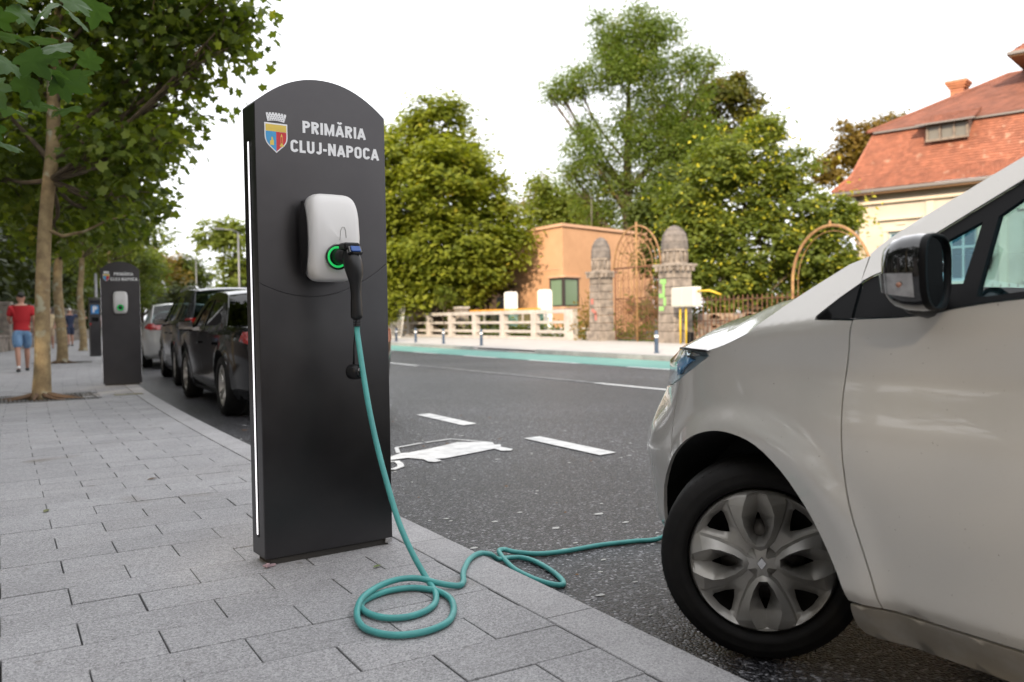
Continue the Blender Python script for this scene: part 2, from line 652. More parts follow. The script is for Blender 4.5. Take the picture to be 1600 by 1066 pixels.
cells = []
k0 = -60
for k in range(-60, 190):
    y = Y0 + k * SY
    off = 0.8445 - (0 if k % 2 == 0 else SX / 2)
    xs = [off + i * SX for i in range(-12, 5)]
    xs = [x for x in xs if -2.7 < x < 1.5]
    ed = [-2.7] + xs + [1.4985]
    for a, b in zip(ed, ed[1:]):
        if b - a < 0.03: continue
        cx, cy = (a + b) / 2 + bend(y), y + SY / 2
        if in_grate(cx, cy): continue
        D = 0.5135 * cx + 0.858 * cy
        Lt = 0.858 * cx - 0.5135 * cy
        vis = D > 1.6 and -0.66 < Lt / D < 0.66
        cells.append(((D if vis else 100 + abs(D)), a, b, y))
cells.sort()
for n, (D, a, b, y) in enumerate(cells[:296]):
    key = (round(b - a, 3))
    if key not in full_p:
        full_p[key] = mesh('paver', *paver_mesh(b - a, SY))
        full_p[key].materials.append(paver_m)
    o = link('paver', full_p[key], None, pave, (a + bend(y) + random.uniform(-.0013, .0013), y + random.uniform(-.0009, .0009), random.uniform(-0.0022, 0.0008)), (random.uniform(-.002, .002), random.uniform(-.0015, .0015), 0))
mb = MB()
for D, a, b, y in cells[296:]:
    P, F = paver_mesh(b - a, SY)
    dz = random.uniform(-0.002, 0.001)
    mb.add([(p[0] + a + bend(y + p[1]), p[1] + y, p[2] + dz) for p in P], F[4:])
tag(mb.build('far_paver', paver_m, pave), kind='stuff')
# slabs beyond the modelled joints
s2 = strip('far_pavement_slab', -2.72, 1.5, [Y0 + 190 * SY, 50, 80, 140, 260], -0.001, paver_m); s2.parent = pave
y = -12.11
while y < 60:
    L_ = 1.11
    P = []
    for (xx, zz) in ((1.5015, -0.2), (1.5015, -0.003), (1.5045, 0.0), (1.688, 0.0), (1.6975, -0.009), (1.6975, -0.2)):
        for yy in (y + .0025, y + L_ - .0025):
            P.append((xx + bend(yy), yy, zz))
    F = [[2 * i, 2 * i + 1, 2 * i + 3, 2 * i + 2] for i in range(5)] + [[0, 2, 4, 6, 8, 10], [1, 3, 5, 7, 9, 11]]
    kb = MB().add(P, F).build('kerb_stone', kerb_m, pave)
    y += L_

# tree grates
grate_m = pmat('grate_iron', (0.05, 0.05, 0.05), 0.6, col2=(0.09, 0.08, 0.07), vscale=5)
soil_m = pmat('pit_soil', (0.05, 0.038, 0.025), 0.95, bump=0.6, bscale=60)
for i, (gx, gy) in enumerate(GRATES[:2]):
    g = thing('tree_grate', ['dark iron grate around the base of the nearest plane tree', 'dark iron grate around the second plane tree, farther along the pavement'][i], 'grate', (gx, gy, 0), group='tree grates in the pavement')
    mb = MB()
    for sx in (-1, 1):
        mb.box((sx * 0.63, 0, -0.004), (0.03, 1.29, 0.012))
        mb.box((0, sx * 0.63, -0.004), (1.23, 0.03, 0.012))
    mb.build('frame', grate_m, g)
    mb = MB()
    for q in range(26):
        x = -0.6 + q * 0.048
        for s in (-1, 1):
            y1 = max(0.0, 0.30 ** 2 - x * x) ** 0.5
            mb.box((x, s * (0.61 + y1) / 2, -0.006), (0.03, 0.61 - y1, 0.01))
    tag(mb.build('bar', grate_m, g), kind='stuff')
    MB().box((0, 0, -0.028), (1.26, 1.26, 0.01)).build('soil', soil_m, g)
    mb = MB()
    for q in range(9):
        a = q * 0.7 + random.uniform(-.2, .2)
        L2 = random.uniform(.25, .5)
        pts = [(math.cos(a + t * .3) * (.1 + L2 * t), math.sin(a + t * .3) * (.1 + L2 * t), 0.05 * (1 - t) ** 2 - 0.002) for t in (0, .25, .5, .75, 1)]
        mb.tube(pts, [.035, .026, .018, .012, .005], 6)
    mb.build('root', pmat('root_bark', (0.16, 0.10, 0.06), 0.9), g)
utility = pmat('sunk_cover', (0.22, 0.20, 0.13), 0.8)
c = thing('service_cover', 'small yellowish metal service cover set in the paving in front of the farther kiosk', 'cover', (1.52, 12.9, 0))
MB().box((0, 0, 0.002), (0.36, 0.22, 0.006)).build('plate', utility, c)
MB().box((0, 0, 0.006), (0.06, 0.015, 0.003)).build('slot', joint_m, c)

# ---- far side: kerbs, pavement, ground behind
far_m = pmat('far_paving', (0.48, 0.46, 0.44), 0.8, col2=(0.42, 0.40, 0.385), vscale=1.5)
strip('far_pavement', 13.32, 20.6, YS, 0.0, far_m, 0.35, 0.0)
fk = thing('far_kerb', None, None); tag(fk, kind='structure')
y = 2.0
while y < 62:
    lo = 20.5 < y < 24.8      # dropped crossing
    mb = MB()
    x = 13.22 + 0.35 * bend(y)
    mb.box((x, y + 0.5, (-0.075 if lo else -0.03)), (0.18, 0.985, 0.13 if not lo else 0.06), rz=0.35 * bend_a(y))
    mb.build('kerb_stone', kerb_m, fk)
    y += 1.0

# ================================================================= charging kiosks
KW, KD = 0.565, 0.150


def arc_top(n=22, w=KW, inset=0.0):
    pts = []
    for i in range(n + 1):
        t = i / n
        x = inset + (w - 2 * inset) * t
        s = 2 * t - 1
        pts.append((x, 1.967 - inset - 0.122 * (abs(s) ** 2.1)))
    return pts


def seam(x):
    return 1.078 + 0.0 * x + 1.18 * (x - 0.215) ** 2


def arcq(cx, cz, rx, rz, a0, a1, n=8):
    return [(cx + rx * math.cos(R(a0 + (a1 - a0) * i / n)), cz + rz * math.sin(R(a0 + (a1 - a0) * i / n))) for i in range(n + 1)]


SW = 0.205         # stroke width of the lettering, cap height 1
_h = SW / 2
GLYPH = {
    'I': (SW, [[(_h, 0), (_h, 1)]]),
    'L': (.48, [[(_h, 1), (_h, _h), (.48, _h)]]),
    'P': (.58, [[(_h, 0), (_h, 1)], [(_h, 1 - _h), (.30, 1 - _h)] + arcq(.30, .71, .19, .29 - _h, 90, -90)[1:] + [(_h, .42 + _h)]]),
    'R': (.60, [[(_h, 0), (_h, 1)], [(_h, 1 - _h), (.30, 1 - _h)] + arcq(.30, .73, .19, .27 - _h, 90, -90)[1:] + [(_h, .46 + _h)], [(.27, .50), (.50, 0)]]),
    'M': (.80, [[(_h, 0), (_h, 1)], [(.80 - _h, 0), (.80 - _h, 1)], [(_h, .97), (.40, .12), (.80 - _h, .97)]]),
    'A': (.66, [[(.06, 0), (.33, .94)], [(.60, 0), (.33, .94)], [(.16, .27), (.50, .27)]]),
    'B': (.66, []),
    'C': (.60, [arcq(.31, .70, .31 - _h, .30 - _h, 10, 180) + arcq(.31, .30, .31 - _h, .30 - _h, 180, 350)]),
    'O': (.62, [arcq(.31, .70, .31 - _h, .30 - _h, 0, 180) + arcq(.31, .30, .31 - _h, .30 - _h, 180, 360) + [(.62 - _h, .70)]]),
    'U': (.60, [[(_h, 1)] + arcq(.30, .30, .30 - _h, .30 - _h, 180, 360) + [(.60 - _h, 1)]]),
    'J': (.48, [[(.48 - _h, 1)] + arcq(.24, .28, .24 - _h, .28 - _h, 0, -165)]),
    'N': (.64, [[(_h, 0), (_h, 1)], [(.64 - _h, 0), (.64 - _h, 1)], [(_h + .02, .95), (.64 - _h - .02, .05)]]),
    '-': (.30, [[(0, .40), (.30, .40)]]),
}
GLYPH['\u0102'] = (.66, GLYPH['A'][1] + [arcq(.33, 1.30, .15, .17, 200, 340, 6)])


def text_mesh(txt, cap, width, m, name, parent, loc):
    """Condensed bold capitals built stroke by stroke, standing in the local xz plane."""
    mb = MB()
    x = 0.0
    wd = sum(GLYPH[c][0] for c in txt) + .11 * (len(txt) - 1)
    k = width / wd
    lay = 0
    for c in txt:
        w, strokes = GLYPH[c]
        for st in strokes:
            lay += 1
            P, F = [], []
            hw = _h * (.8 if c == '\u0102' and st[0][1] > 1.1 else 1)
            for i, q in enumerate(st):
                a, b = st[max(i - 1, 0)], st[min(i + 1, len(st) - 1)]
                d1 = Vector((q[0] - a[0], q[1] - a[1])) if i else Vector((b[0] - q[0], b[1] - q[1]))
                d2 = Vector((b[0] - q[0], b[1] - q[1])) if i < len(st) - 1 else d1
                if d1.length < 1e-6: d1 = d2
                if d2.length < 1e-6: d2 = d1
                d1.normalize(); d2.normalize()
                n1, n2 = Vector((-d1.y, d1.x)), Vector((-d2.y, d2.x))
                nn = (n1 + n2).normalized() if (n1 + n2).length > .3 else n1
                nn = nn / max(.5, nn.dot(n1))
                for sg in (1, -1):
                    px_, pz_ = q[0] + nn.x * hw * sg, q[1] + nn.y * hw * sg
                    P.append(((x + px_) * k - width / 2, -0.0004 - .00003 * (lay % 4), pz_ * cap))
                if i: F.append([2 * i - 2, 2 * i - 1, 2 * i + 1, 2 * i])
            n = len(P)
            mb.add(P + [(p[0], 0.001, p[2]) for p in P], F + [[0, 1, n + 1, n], [n - 2, n - 1, 2 * n - 1, 2 * n - 2]] + [[2 * i, 2 * i + 2, n + 2 * i + 2, n + 2 * i] for i in range(n // 2 - 1)] + [[2 * i + 1, 2 * i + 3, n + 2 * i + 3, n + 2 * i + 1] for i in range(n // 2 - 1)])
        x += w + .11
    return mb.build(name, m, parent, loc)


box_white = pmat('wallbox_white', (0.70, 0.685, 0.67), 0.38, coat=0.15)
green_gl = pmat('green_glow', (0.02, 0.35, 0.08), 0.3, emit=(0.02, 0.60, 0.13), estr=0.5)
crest_b, crest_r, crest_y = pmat('crest_blue', (0.06, 0.33, 0.62), 0.5), pmat('crest_red', (0.60, 0.03, 0.04), 0.5), pmat('crest_yellow', (0.75, 0.55, 0.10), 0.5)
crest_g = pmat('crest_grey', (0.25, 0.25, 0.27), 0.5)
plinth_m = pmat('kiosk_plinth', (0.03, 0.028, 0.026), 0.8)  # dark base block, set back under the cabinet


def make_kiosk(label, loc, rz, detail=True, lean=0.0):
    t = thing('charging_kiosk', label, 'charging station', loc, rz, 'charging kiosks along the kerb')
    t.rotation_euler.y = lean
    cabinet = MB()
    g = 0.002
    side = [(0.0, 0.028), (KW, 0.028)] + arc_top()[::-1]
    cabinet.prism(side, 0.004, KD)
    b = cabinet.build('cabinet', kiosk_m, t)
    smooth_by_angle(b, 25)
    bevel(b, 0.004, 2, 40)
    n = 24
    xs = [KW * i / n for i in range(n + 1)]
    up = MB().prism([(x, seam(x) + 0.0012) for x in xs] + arc_top()[::-1], 0.0, 0.0036)
    lo = MB().prism([(0, 0.028), (KW, 0.028)] + [(x, seam(x) - 0.0012) for x in xs[::-1]], -0.0006, 0.0036)
    for q, nm in ((up, 'upper_panel'), (lo, 'lower_panel')):
        o = q.build(nm, kiosk_m, t)
        if detail: bevel(o, 0.0012, 2, 50)
    MB().box((KW / 2 + 0.004, KD / 2, 0.013), (KW - 0.04, KD - 0.02, 0.026)).build('plinth', plinth_m, t)
    MB().box((KW - 0.02, -0.003, 0.02), (0.03, 0.012, 0.018)).build('foot', kerb_m, t)
    # LED strips in both edges
    for x in (-0.0012, KW + 0.0012):
        MB().box((x, 0.078, 0.905), (0.0024, 0.020, 1.60)).build('light_strip_channel', black_pl, t)
        MB().box((x * 1.0 + (-0.0014 if x < 0 else 0.0014), 0.078, 0.908), (0.0024, 0.0125, 1.585)).build('light_strip', led_m, t)
    # lettering
    text_mesh('PRIM\u0102RIA', 0.0485, 0.279, white_pr, 'lettering', t, (0.335, -0.0012, 1.744))
    text_mesh('CLUJ-NAPOCA', 0.0495, 0.392, white_pr, 'lettering', t, (0.339, -0.0012, 1.6620))
    # coat of arms
    cx = 0.084

    def shield(k, y, sel=None):
        P = [(-0.047 * k, 0.058 * k), (0.047 * k, 0.058 * k)]
        for i in range(1, 10):
            s = i / 10
            P.append((0.047 * k * (1 - max(0, (s - .42) / .58) ** 2.7), (0.058 - s * 0.112) * k if s < .9 else (0.058 - s * 0.112) * k))
        P.append((0, -0.060 * k))
        for i in range(9, 0, -1):
            s = i / 10
            P.append((-0.047 * k * (1 - max(0, (s - .42) / .58) ** 2.7), (0.058 - s * 0.112) * k))
        return P

    S = shield(1.0, 0)
    zc = 1.711
    sh = MB().prism([(cx + a, zc + b) for a, b in S], -0.002, -0.0006).build('coat_of_arms', white_pr, t)
    S2 = shield(0.90, 0)
    L_ = [p for p in S2 if p[0] <= 0 and p[1] < 0.024]
    R_ = [p for p in S2 if p[0] >= 0 and p[1] < 0.024]
    L_ = [(0, 0.024)] + [p for p in L_ if p[1] <= -0.0535] + [p for p in L_ if p[1] > -0.0535] + [(-0.0423, 0.024)]
    Rr = [(0.0423, 0.024)] + [p for p in R_ if p[1] > -0.0535] + [p for p in R_ if p[1] <= -0.0535] + [(0, 0.024)]

    def plate(P, y, m, nm):
        return MB().prism([(cx + a, zc + b) for a, b in P], y, -0.0021).build(nm, m, sh)

    plate([(0, 0.024), (0, -0.054)] + [p for p in S2 if p[0] < 0 and p[1] < 0.024 and p[1] > -0.0535] + [(-0.0423, 0.024)], -0.0027, crest_b, 'blue_field')
    plate([(0.0423, 0.024)] + [p for p in S2 if p[0] > 0 and p[1] < 0.024 and p[1] > -0.0535] + [(0, -0.054), (0, 0.024)], -0.0027, crest_r, 'red_field')
    plate([(-0.0423, 0.025), (0.0423, 0.025), (0.0423, 0.052), (-0.0423, 0.052)], -0.0027, crest_y, 'yellow_field')
    mb = MB()
    if detail:
        def pl(P, y=-0.0032): mb.prism([(cx + a, zc + b) for a, b in P], y, -0.0026)
        pl([(0.014, -0.033), (0.030, -0.033), (0.030, -0.028), (0.026, -0.024), (0.026, 0.008), (0.022, 0.018), (0.018, 0.008), (0.018, -0.024), (0.014, -0.028)])
        pl([(-0.026, -0.030), (-0.010, -0.030), (-0.010, -0.012), (-0.014, -0.006), (-0.014, 0.002), (-0.020, 0.002), (-0.020, -0.010), (-0.026, -0.014)])
        for q in range(5): pl([(-0.034 + q * .013, 0.036), (-0.026 + q * .013, 0.036), (-0.028 + q * .013, 0.041), (-0.032 + q * .013, 0.041)])
        ins = MB()
        ins.prism([(cx + a, zc + b) for a, b in [(0.0195, -0.02), (0.0245, -0.02), (0.0245, 0.006), (0.0195, 0.006)]], -0.0036, -0.0031)
        mb.build('yellow_charges', crest_y, sh)
        ins.build('red_slot', crest_r, sh)
    cw = MB()
    P = [(-0.034, 0.062)]
    for i in range(9): P.append((-0.034 + 0.0085 * i, 0.062 + 0.002 * math.sin(PI * i / 8)))
    top = []
    for i in range(7):
        x0 = 0.043 - i * 0.0124
        top += [(x0, 0.090), (x0, 0.096), (x0 - 0.008, 0.096), (x0 - 0.008, 0.090)]
    cw.prism([(cx + a, zc + b + 0.004 * (1 - (a / 0.043) ** 2)) for a, b in P + top], -0.002, -0.0006)
    cro = cw.build('mural_crown', white_pr, sh)
    mb = MB()
    if detail:
        for r in range(3):
            for i in range(7):
                a = (-0.030 + i * 0.010 + (0.005 if r % 2 else 0)) * (0.9 + r * 0.09)
                b = 0.068 + r * 0.0075
                mb.prism([(cx + a - .0022, zc + b + .002), (cx + a + .0022, zc + b + .002), (cx + a + .0022, zc + b + .005), (cx + a - .0022, zc + b + .005)], -0.0024, -0.0019)
        mb.build('crown_masonry', crest_g, cro)
    # ---- wall box
    wx, wz = 0.275, 1.3125
    w = 0
    rings = [(-0.0015, .088, .160), (-0.012, .096, .170), (-0.05, .106, .176), (-0.085, .109, .1775), (-0.112, .107, .1760), (-0.130, .102, .171), (-0.1395, .094, .161), (-0.144, .078, .135), (-0.147, .045, .08), (-0.148, .0, .0)]
    P, F = [], []
    N = 48
    for y, a, b in rings:
        for k in range(N):
            th = 2 * PI * k / N
            c, s = math.cos(th), math.sin(th)
            e = 2 / 5.5
            x = a * math.copysign(abs(c) ** e, c)
            z = b * math.copysign(abs(s) ** e, s)
            zt = z / .1775
            x *= 1 - 0.10 * max(0, -zt) ** 2 - 0.07 * max(0, zt) ** 2      # barrel outline
            yy = y * (1 - 0.20 * abs(zt) ** 2.2 - 0.0 * zt)
            P.append((wx + x, yy, wz + z))
    for r in range(len(rings) - 1):
        for k in range(N):
            j = (k + 1) % N
            F.append([r * N + k, r * N + j, (r + 1) * N + j, (r + 1) * N + k])
    box = MB().add(P, F, True).build('wall_box', box_white, t)
    for sg in (-1, 1):
        lens = []
        for i in range(17):
            s = i / 16 * 2 - 1
            lens.append((-0.108 + 0.050 * abs(s) ** 2.2, wz + s * 0.148))
        for i in range(16, -1, -1):
            s = i / 16 * 2 - 1
            lens.append((-0.024 - 0.010 * abs(s), wz + s * 0.148))
        V, n_ = [], len(lens)
        for a, z in lens:
            zt = (z - wz) / .1775
            xx = 0.1095 * (1 - 0.10 * max(0, -zt) ** 2 - 0.07 * max(0, zt) ** 2)
            V.append((wx + sg * (xx + 0.0022), a, z))
        h2 = n_ // 2
        Fq = [[i, i + 1, n_ - 2 - i, n_ - 1 - i] for i in range(h2 - 1)]
        MB().add(V, Fq, True).build('side_panel', black_gl, box)
    # recess line above the socket and the socket itself
    sx_, sz_ = 0.272, 1.232
    MB().tube([(0.283, -0.1475, 1.30), (0.286, -0.148, 1.335), (0.293, -0.148, 1.352), (0.304, -0.148, 1.352), (0.309, -0.148, 1.335), (0.310, -0.1475, 1.31)], 0.0012, 6).build('moulded_groove', pmat('box_grey', (0.35, 0.34, 0.33), 0.5), box)
    MB().lathe([(0.050, -0.140), (0.052, -0.150), (0.048, -0.1535), (0.044, -0.150), (0.043, -0.146)], (sx_, 0, sz_), 36, axis='y').build('socket_ring', black_gl, box)
    MB().lathe([(0.0428, -0.1475), (0.038, -0.1495), (0.0365, -0.1475), (0.034, -0.147)], (sx_, 0, sz_), 36, axis='y').build('status_light', green_gl, box)
    MB().lathe([(0.034, -0.1480), (0.030, -0.1485), (0.0, -0.1485)], (sx_, 0, sz_), 36, axis='y').build('socket', black_pl, box)
    return t


kio_loc, kio_rz = (0.8885, 3.4274, 0.0), R(4.41)
k1 = make_kiosk('tall anthracite charging pillar in front, with the teal cable plugged into its white wall box', kio_loc, kio_rz)
k2 = make_kiosk('farther anthracite charging pillar beside the trees, its white wall box without a cable', (1.40, 14.93, 0), R(-5), False, 0.0)


def kl(x, y, z):
    c, s = math.cos(kio_rz), math.sin(kio_rz)
    return (kio_loc[0] + x * c - y * s, kio_loc[1] + x * s + y * c, z)


# ---- plug in the wall box and the cable
pg = thing('charging_plug', 'black plug handle with blue button pushed into the wall box socket', 'plug', kl(0.272, -0.15, 1.232), kio_rz)
bx, by, bz = 0.272, -0.15, 1.232


def rel(p): return (p[0] - bx, p[1] - by, p[2] - bz)


mb = MB()
mb.tube([rel(p) for p in ((0.272, -0.146, 1.232), (0.279, -0.165, 1.234), (0.287, -0.19, 1.236), (0.292, -0.215, 1.234))], [.0315, .0325, .036, .034], 20)
mb.tube([rel(p) for p in ((0.292, -0.196, 1.262), (0.295, -0.213, 1.240), (0.299, -0.225, 1.210), (0.303, -0.230, 1.180), (0.306, -0.230, 1.155), (0.309, -0.228, 1.120), (0.311, -0.226, 1.08), (0.3125, -0.224, 1.04), (0.314, -0.222, 1.0), (0.315, -0.221, 0.987), (0.315, -0.221, 0.984))],
        [.026, .035, .0375, .036, .031, .0225, .0205, .0225, .0235, .0225, .012], 20)
body = mb.build('handle', pmat('handle_rubber', (0.006, 0.006, 0.0065), 0.40), pg)
mb = MB().box(rel((0.292, -0.214, 1.268)), (0.066, 0.062, 0.030), bev=0.006)
hd = mb.build('latch_housing', black_pl, pg, rot=(0, 0, 0))
hd2 = MB().box((0, 0, 0), (0.062, 0.018, 0.034), bev=0.004).build('button_surround', black_gl, pg, loc=rel((0.299, -0.247, 1.252)), rot=(R(-28), 0, 0))
MB().box((0, -0.010, 0.0), (0.040, 0.006, 0.024), bev=0.002).build('button', pmat('blue_button', (0.035, 0.10, 0.34), 0.35), pg, loc=rel((0.299, -0.248, 1.253)), rot=(R(-28), 0, 0))
mb = MB()
for q in range(5):
    z = 0.982 - q * 0.0065
    mb.lathe([(0.013, -0.002), (0.0165, -0.0015), (0.0165, 0.0015), (0.013, 0.002)], rel((0.3155, -0.221, z)), 16)
mb.build('strain_relief', black_pl, pg)
cp = thing('socket_cap', 'round black protective cap hanging on a strap below the plug', 'cap', kl(0.300, -0.215, 0.775), kio_rz)
mb = MB()
mb.lathe([(0.0, -0.036), (0.020, -0.036), (0.029, -0.030), (0.031, -0.010), (0.031, 0.012), (0.028, 0.018), (0, 0.018)], (0, 0, 0), 20, axis='y')
mb.build('cap_body', black_pl, cp, rot=(0, 0, R(20)))
mb = MB().lathe([(0.0, -0.040), (0.018, -0.040), (0.020, -0.036), (0.0, -0.0355)], (0, 0, 0), 20, axis='y')
mb.build('cap_face', black_gl, cp, rot=(0, 0, R(20)))
mb = MB().tube([(0, 0.0, 0.025), (0.002, 0.0, 0.10), (0.008, -0.001, 0.16), (0.012, -0.004, 0.20), (0.016, -0.006, 0.215)], [.0045, .003, .003, .003, .003], 8)
mb.build('strap', black_pl, cp)


def catmull(P, n=8):
    P = [Vector(p) for p in P]
    Q = [P[0]] + P + [P[-1]]
    out = []
    for i in range(1, len(Q) - 2):
        a, b, c, d = Q[i - 1:i + 3]
        for k in range(n):
            t = k / n
            out.append(0.5 * ((2 * b) + (c - a) * t + (2 * a - 5 * b + 4 * c - d) * t * t + (3 * b - a - 3 * c + d) * t ** 3))
    out.append(P[-1])
    return out


r0 = 0.0110
cz = r0 + 0.001
hang = [(*kl(0.3155, -0.221, 0)[:2], 0.955), (1.22, 3.232, 0.93), (1.222, 3.22, 0.878), (1.226, 3.195, 0.778), (1.231, 3.148, 0.63), (1.24, 3.092, 0.486), (1.253, 3.029, 0.346), (1.268, 2.962, 0.215), (1.292, 2.897, 0.11), (1.318, 2.835, 0.030)]
loop1 = [(1.310, 2.76), (1.285, 2.69), (1.245, 2.62), (1.19, 2.572), (1.123, 2.553), (1.065, 2.572), (1.03, 2.62), (1.018, 2.69), (1.035, 2.755), (1.080, 2.802), (1.165, 2.835), (1.245, 2.825), (1.293, 2.775), (1.315, 2.72), (1.312, 2.63), (1.267, 2.521), (1.203, 2.438), (1.116, 2.402), (1.038, 2.413), (0.984, 2.462), (0.960, 2.55), (0.982, 2.659), (1.04, 2.760), (1.129, 2.833), (1.219, 2.865), (1.288, 2.845), (1.348, 2.785), (1.402, 2.750), (1.440, 2.782), (1.480, 2.86), (1.527, 2.935), (1.60, 3.03), (1.67, 3.08)]
zs = [cz] * len(loop1)
for i in (8, 9): zs[i] = cz
zs[20], zs[21], zs[22], zs[23], zs[24], zs[25] = cz, cz + .006, cz + .018, cz + .024, cz + .025, cz + .022
zs[26] = cz + .008
road_l = [(1.74, 3.11, -0.01), (1.81, 3.17, -0.055), (1.889, 3.22, -0.074), (1.945, 3.20, -0.077), (1.965, 3.114, -0.078), (1.946, 2.951, -0.078), (1.905, 2.815, -0.078), (1.868, 2.79, -0.078), (1.834, 2.879, -0.078), (1.828, 3.048, -0.076), (1.843, 3.179, -0.060), (1.873, 3.27, -0.053), (1.929, 3.32, -0.066), (1.974, 3.29, -0.078), (2.047, 3.21, -0.078), (2.172, 3.179, -0.078), (2.356, 3.174, -0.078), (2.526, 3.140, -0.078), (2.66, 3.10, -0.072), (2.76, 3.04, 0.02), (2.80, 2.92, 0.28), (2.80, 2.80, 0.52), (2.80, 2.70, 0.60)]
cab = hang + [(x, y, z) for (x, y), z in zip(loop1, zs)] + road_l
mb = MB().tube(catmull(cab, 7), r0, 12)
o = mb.build('charging_cable', cable_m)
tag(o, 'teal charging cable hanging from the plug and looped on the kerb towards the car', 'cable')
# litter near the kiosk
lf = pmat('green_fallen_leaf', (0.10, 0.14, 0.03), 0.6)
for i, (x, y, z, a, m_, lb) in enumerate([(1.26, 3.17, 0.004, .3, lf, 'tiny yellow-green leaf lying on the slabs in front of the kiosk'), (0.19, 5.1, 0.004, 1.2, pmat('olive_leaf', (0.12, 0.13, 0.05), 0.7), 'olive leaf lying alone on the slabs left of the kiosk'),
                                    (0.80, 5.75, 0.004, .4, pmat('brown_leaf', (0.10, 0.06, 0.03), 0.8), 'small brown leaf on the pavement behind the kiosk')]):
    s = 0.022 if i else 0.014
    P = [(-1.6, 0, 0), (-.6, .6, .25), (.5, .55, .3), (1.6, 0, .1), (.5, -.55, .2), (-.6, -.6, .15), (0, 0, 0)]
    MBo = MB().add([(p[0] * s, p[1] * s, p[2] * s) for p in P], [[k, (k + 1) % 6, 6] for k in range(6)])
    tag(MBo.build('fallen_leaf', m_, loc=(x, y, z), rot=(0, 0, a)), lb, 'leaf', 'fallen leaves on the paving')
pp = MB()
for q in range(5):
    pp.box((random.uniform(-.02, .02), random.uniform(-.008, .008), 0.006 + .002 * q), (0.022, 0.012, 0.006), rz=random.uniform(0, 3))
tag(pp.build('crumpled_wrapper', pmat('pinkish_paper', (0.35, 0.25, 0.27), 0.7), loc=kl(0.01, -0.02, 0)), 'crumpled pinkish wrapper at the foot of the kiosk corner', 'litter')

# ---- parking meter pillar
pm = thing('parking_meter', 'slim dark parking meter with slanted top and blue P sign, behind the farther kiosk', 'parking meter', (2.38, 29.0, 0), R(0))
poly = [(0, 0), (0.32, 0), (0.32, 1.5), (0.36, 1.66), (-0.05, 1.72), (0, 1.52)]
MB().prism([(y, z) for y, z in [(-.15, 0), (.25, 0), (.25, 1.80), (-.22, 1.72), (-.22, 1.68), (-.15, 1.62)]], 0.0, 0.30, 'yz').build('body', kiosk_m, pm)
MB().box((0.15, -0.157, 1.42), (0.22, 0.012, 0.26)).build('sign_plate', pmat('parking_blue', (0.03, 0.22, 0.55), 0.5), pm)
text_mesh('P', 0.19, 0.12, white_pr, 'lettering', pm, (0.15, -0.1655, 1.33))
MB().box((0.15, -0.154, 1.12), (0.18, 0.008, 0.12)).build('display', black_gl, pm)
MB().box((0.02, -0.156, 0.98), (0.05, 0.008, 0.05)).build('sticker', pmat('red_sticker', (.5, .02, .02), .5), pm)
def sstep(a, b, x):
    t = max(0.0, min(1.0, (x - a) / (b - a)))
    return t * t * (3 - 2 * t)


class Plan:
    """Superellipse plan curve of a car; u is arc length from the middle of the flank, + to the nose."""
    def __init__(self, hw, hl, n, ym=0.0):
        self.hw, self.hl = hw, hl
        N = 600
        q = []
        for i in range(N + 1):
            th = math.pi / 2 * i / N
            q.append((hw * math.cos(th) ** (2 / n), hl * math.sin(th) ** (2 / n)))
        s = [0.0]
        for a, b in zip(q, q[1:]):
            s.append(s[-1] + math.hypot(b[0] - a[0], b[1] - a[1]))
        self.q, self.s, self.L = q, s, s[-1]

    def at(self, u):
        v = abs(u)
        s, q = self.s, self.q
        if v >= self.L:
            v = self.L - 1e-6
        i = min(max(bisect.bisect_right(s, v) - 1, 0), len(s) - 2)
        t = (v - s[i]) / max(s[i + 1] - s[i], 1e-9)
        x = q[i][0] + (q[i + 1][0] - q[i][0]) * t
        y = q[i][1] + (q[i + 1][1] - q[i][1]) * t
        j, k = max(i - 3, 0), min(i + 4, len(q) - 1)
        tx, ty = q[k][0] - q[j][0], q[k][1] - q[j][1]
        l = math.hypot(tx, ty) or 1
        nx, ny = ty / l, -tx / l
        if nx < 0 or (nx == 0 and ny < 0):
            nx, ny = -nx, -ny
        sg = 1 if u >= 0 else -1
        return x, y * sg, nx, ny * sg


HATCH_X, HATCH_Y, HATCH_Z = 2.80, 0.55, -0.09       # where the hatchback stands
HATCH = Plan(0.905, 2.15, 5.0)


def crease_z(u):
    y = u + HATCH_Y
    return 1.09 - 0.096 * (y - 1.03) - 0.05 * max(0, y - 1.6) ** 1.4


def hatch_surf(u, z, e=0.0):
    """Left flank and nose of the hatchback in its own frame (x negative = left); e = extra inset."""
    x, y, nx, ny = HATCH.at(u)
    zc = crease_z(min(max(u, 0.2), 1.62))
    d = 0.0
    d += 0.10 * (1 - sstep(0.16, 0.34, z)) + 0.045 * sstep(0.75, 0.30, z)
    d += 0.014 * math.exp(-((z - 0.90) / 0.09) ** 2) * sstep(1.7, 1.0, u)
    if z > zc:
        fr = sstep(1.65, 2.0, u)
        d += (0.56 - 0.2 * fr) * (z - zc) + 1.2 * fr * max(0, z - zc - 0.02) ** 1.2
    nose = sstep(1.95, 2.5, u)
    d += nose * 0.4 * max(0.0, z - 0.52) ** 1.5
    d += sstep(1.5, 2.0, u) * (0.100 * sstep(0.56, 0.86, z) + 1.0 * max(0.0, z - 0.90)) + 0.012 * sstep(1.6, 2.0, u)
    r = math.hypot(u - 1.31, z - 0.31)
    d -= 0.030 * sstep(0.50, 0.405, r) * sstep(0.30, 0.345, r + .03)
    d += e
    return (-(x - nx * d), y - ny * d, z)

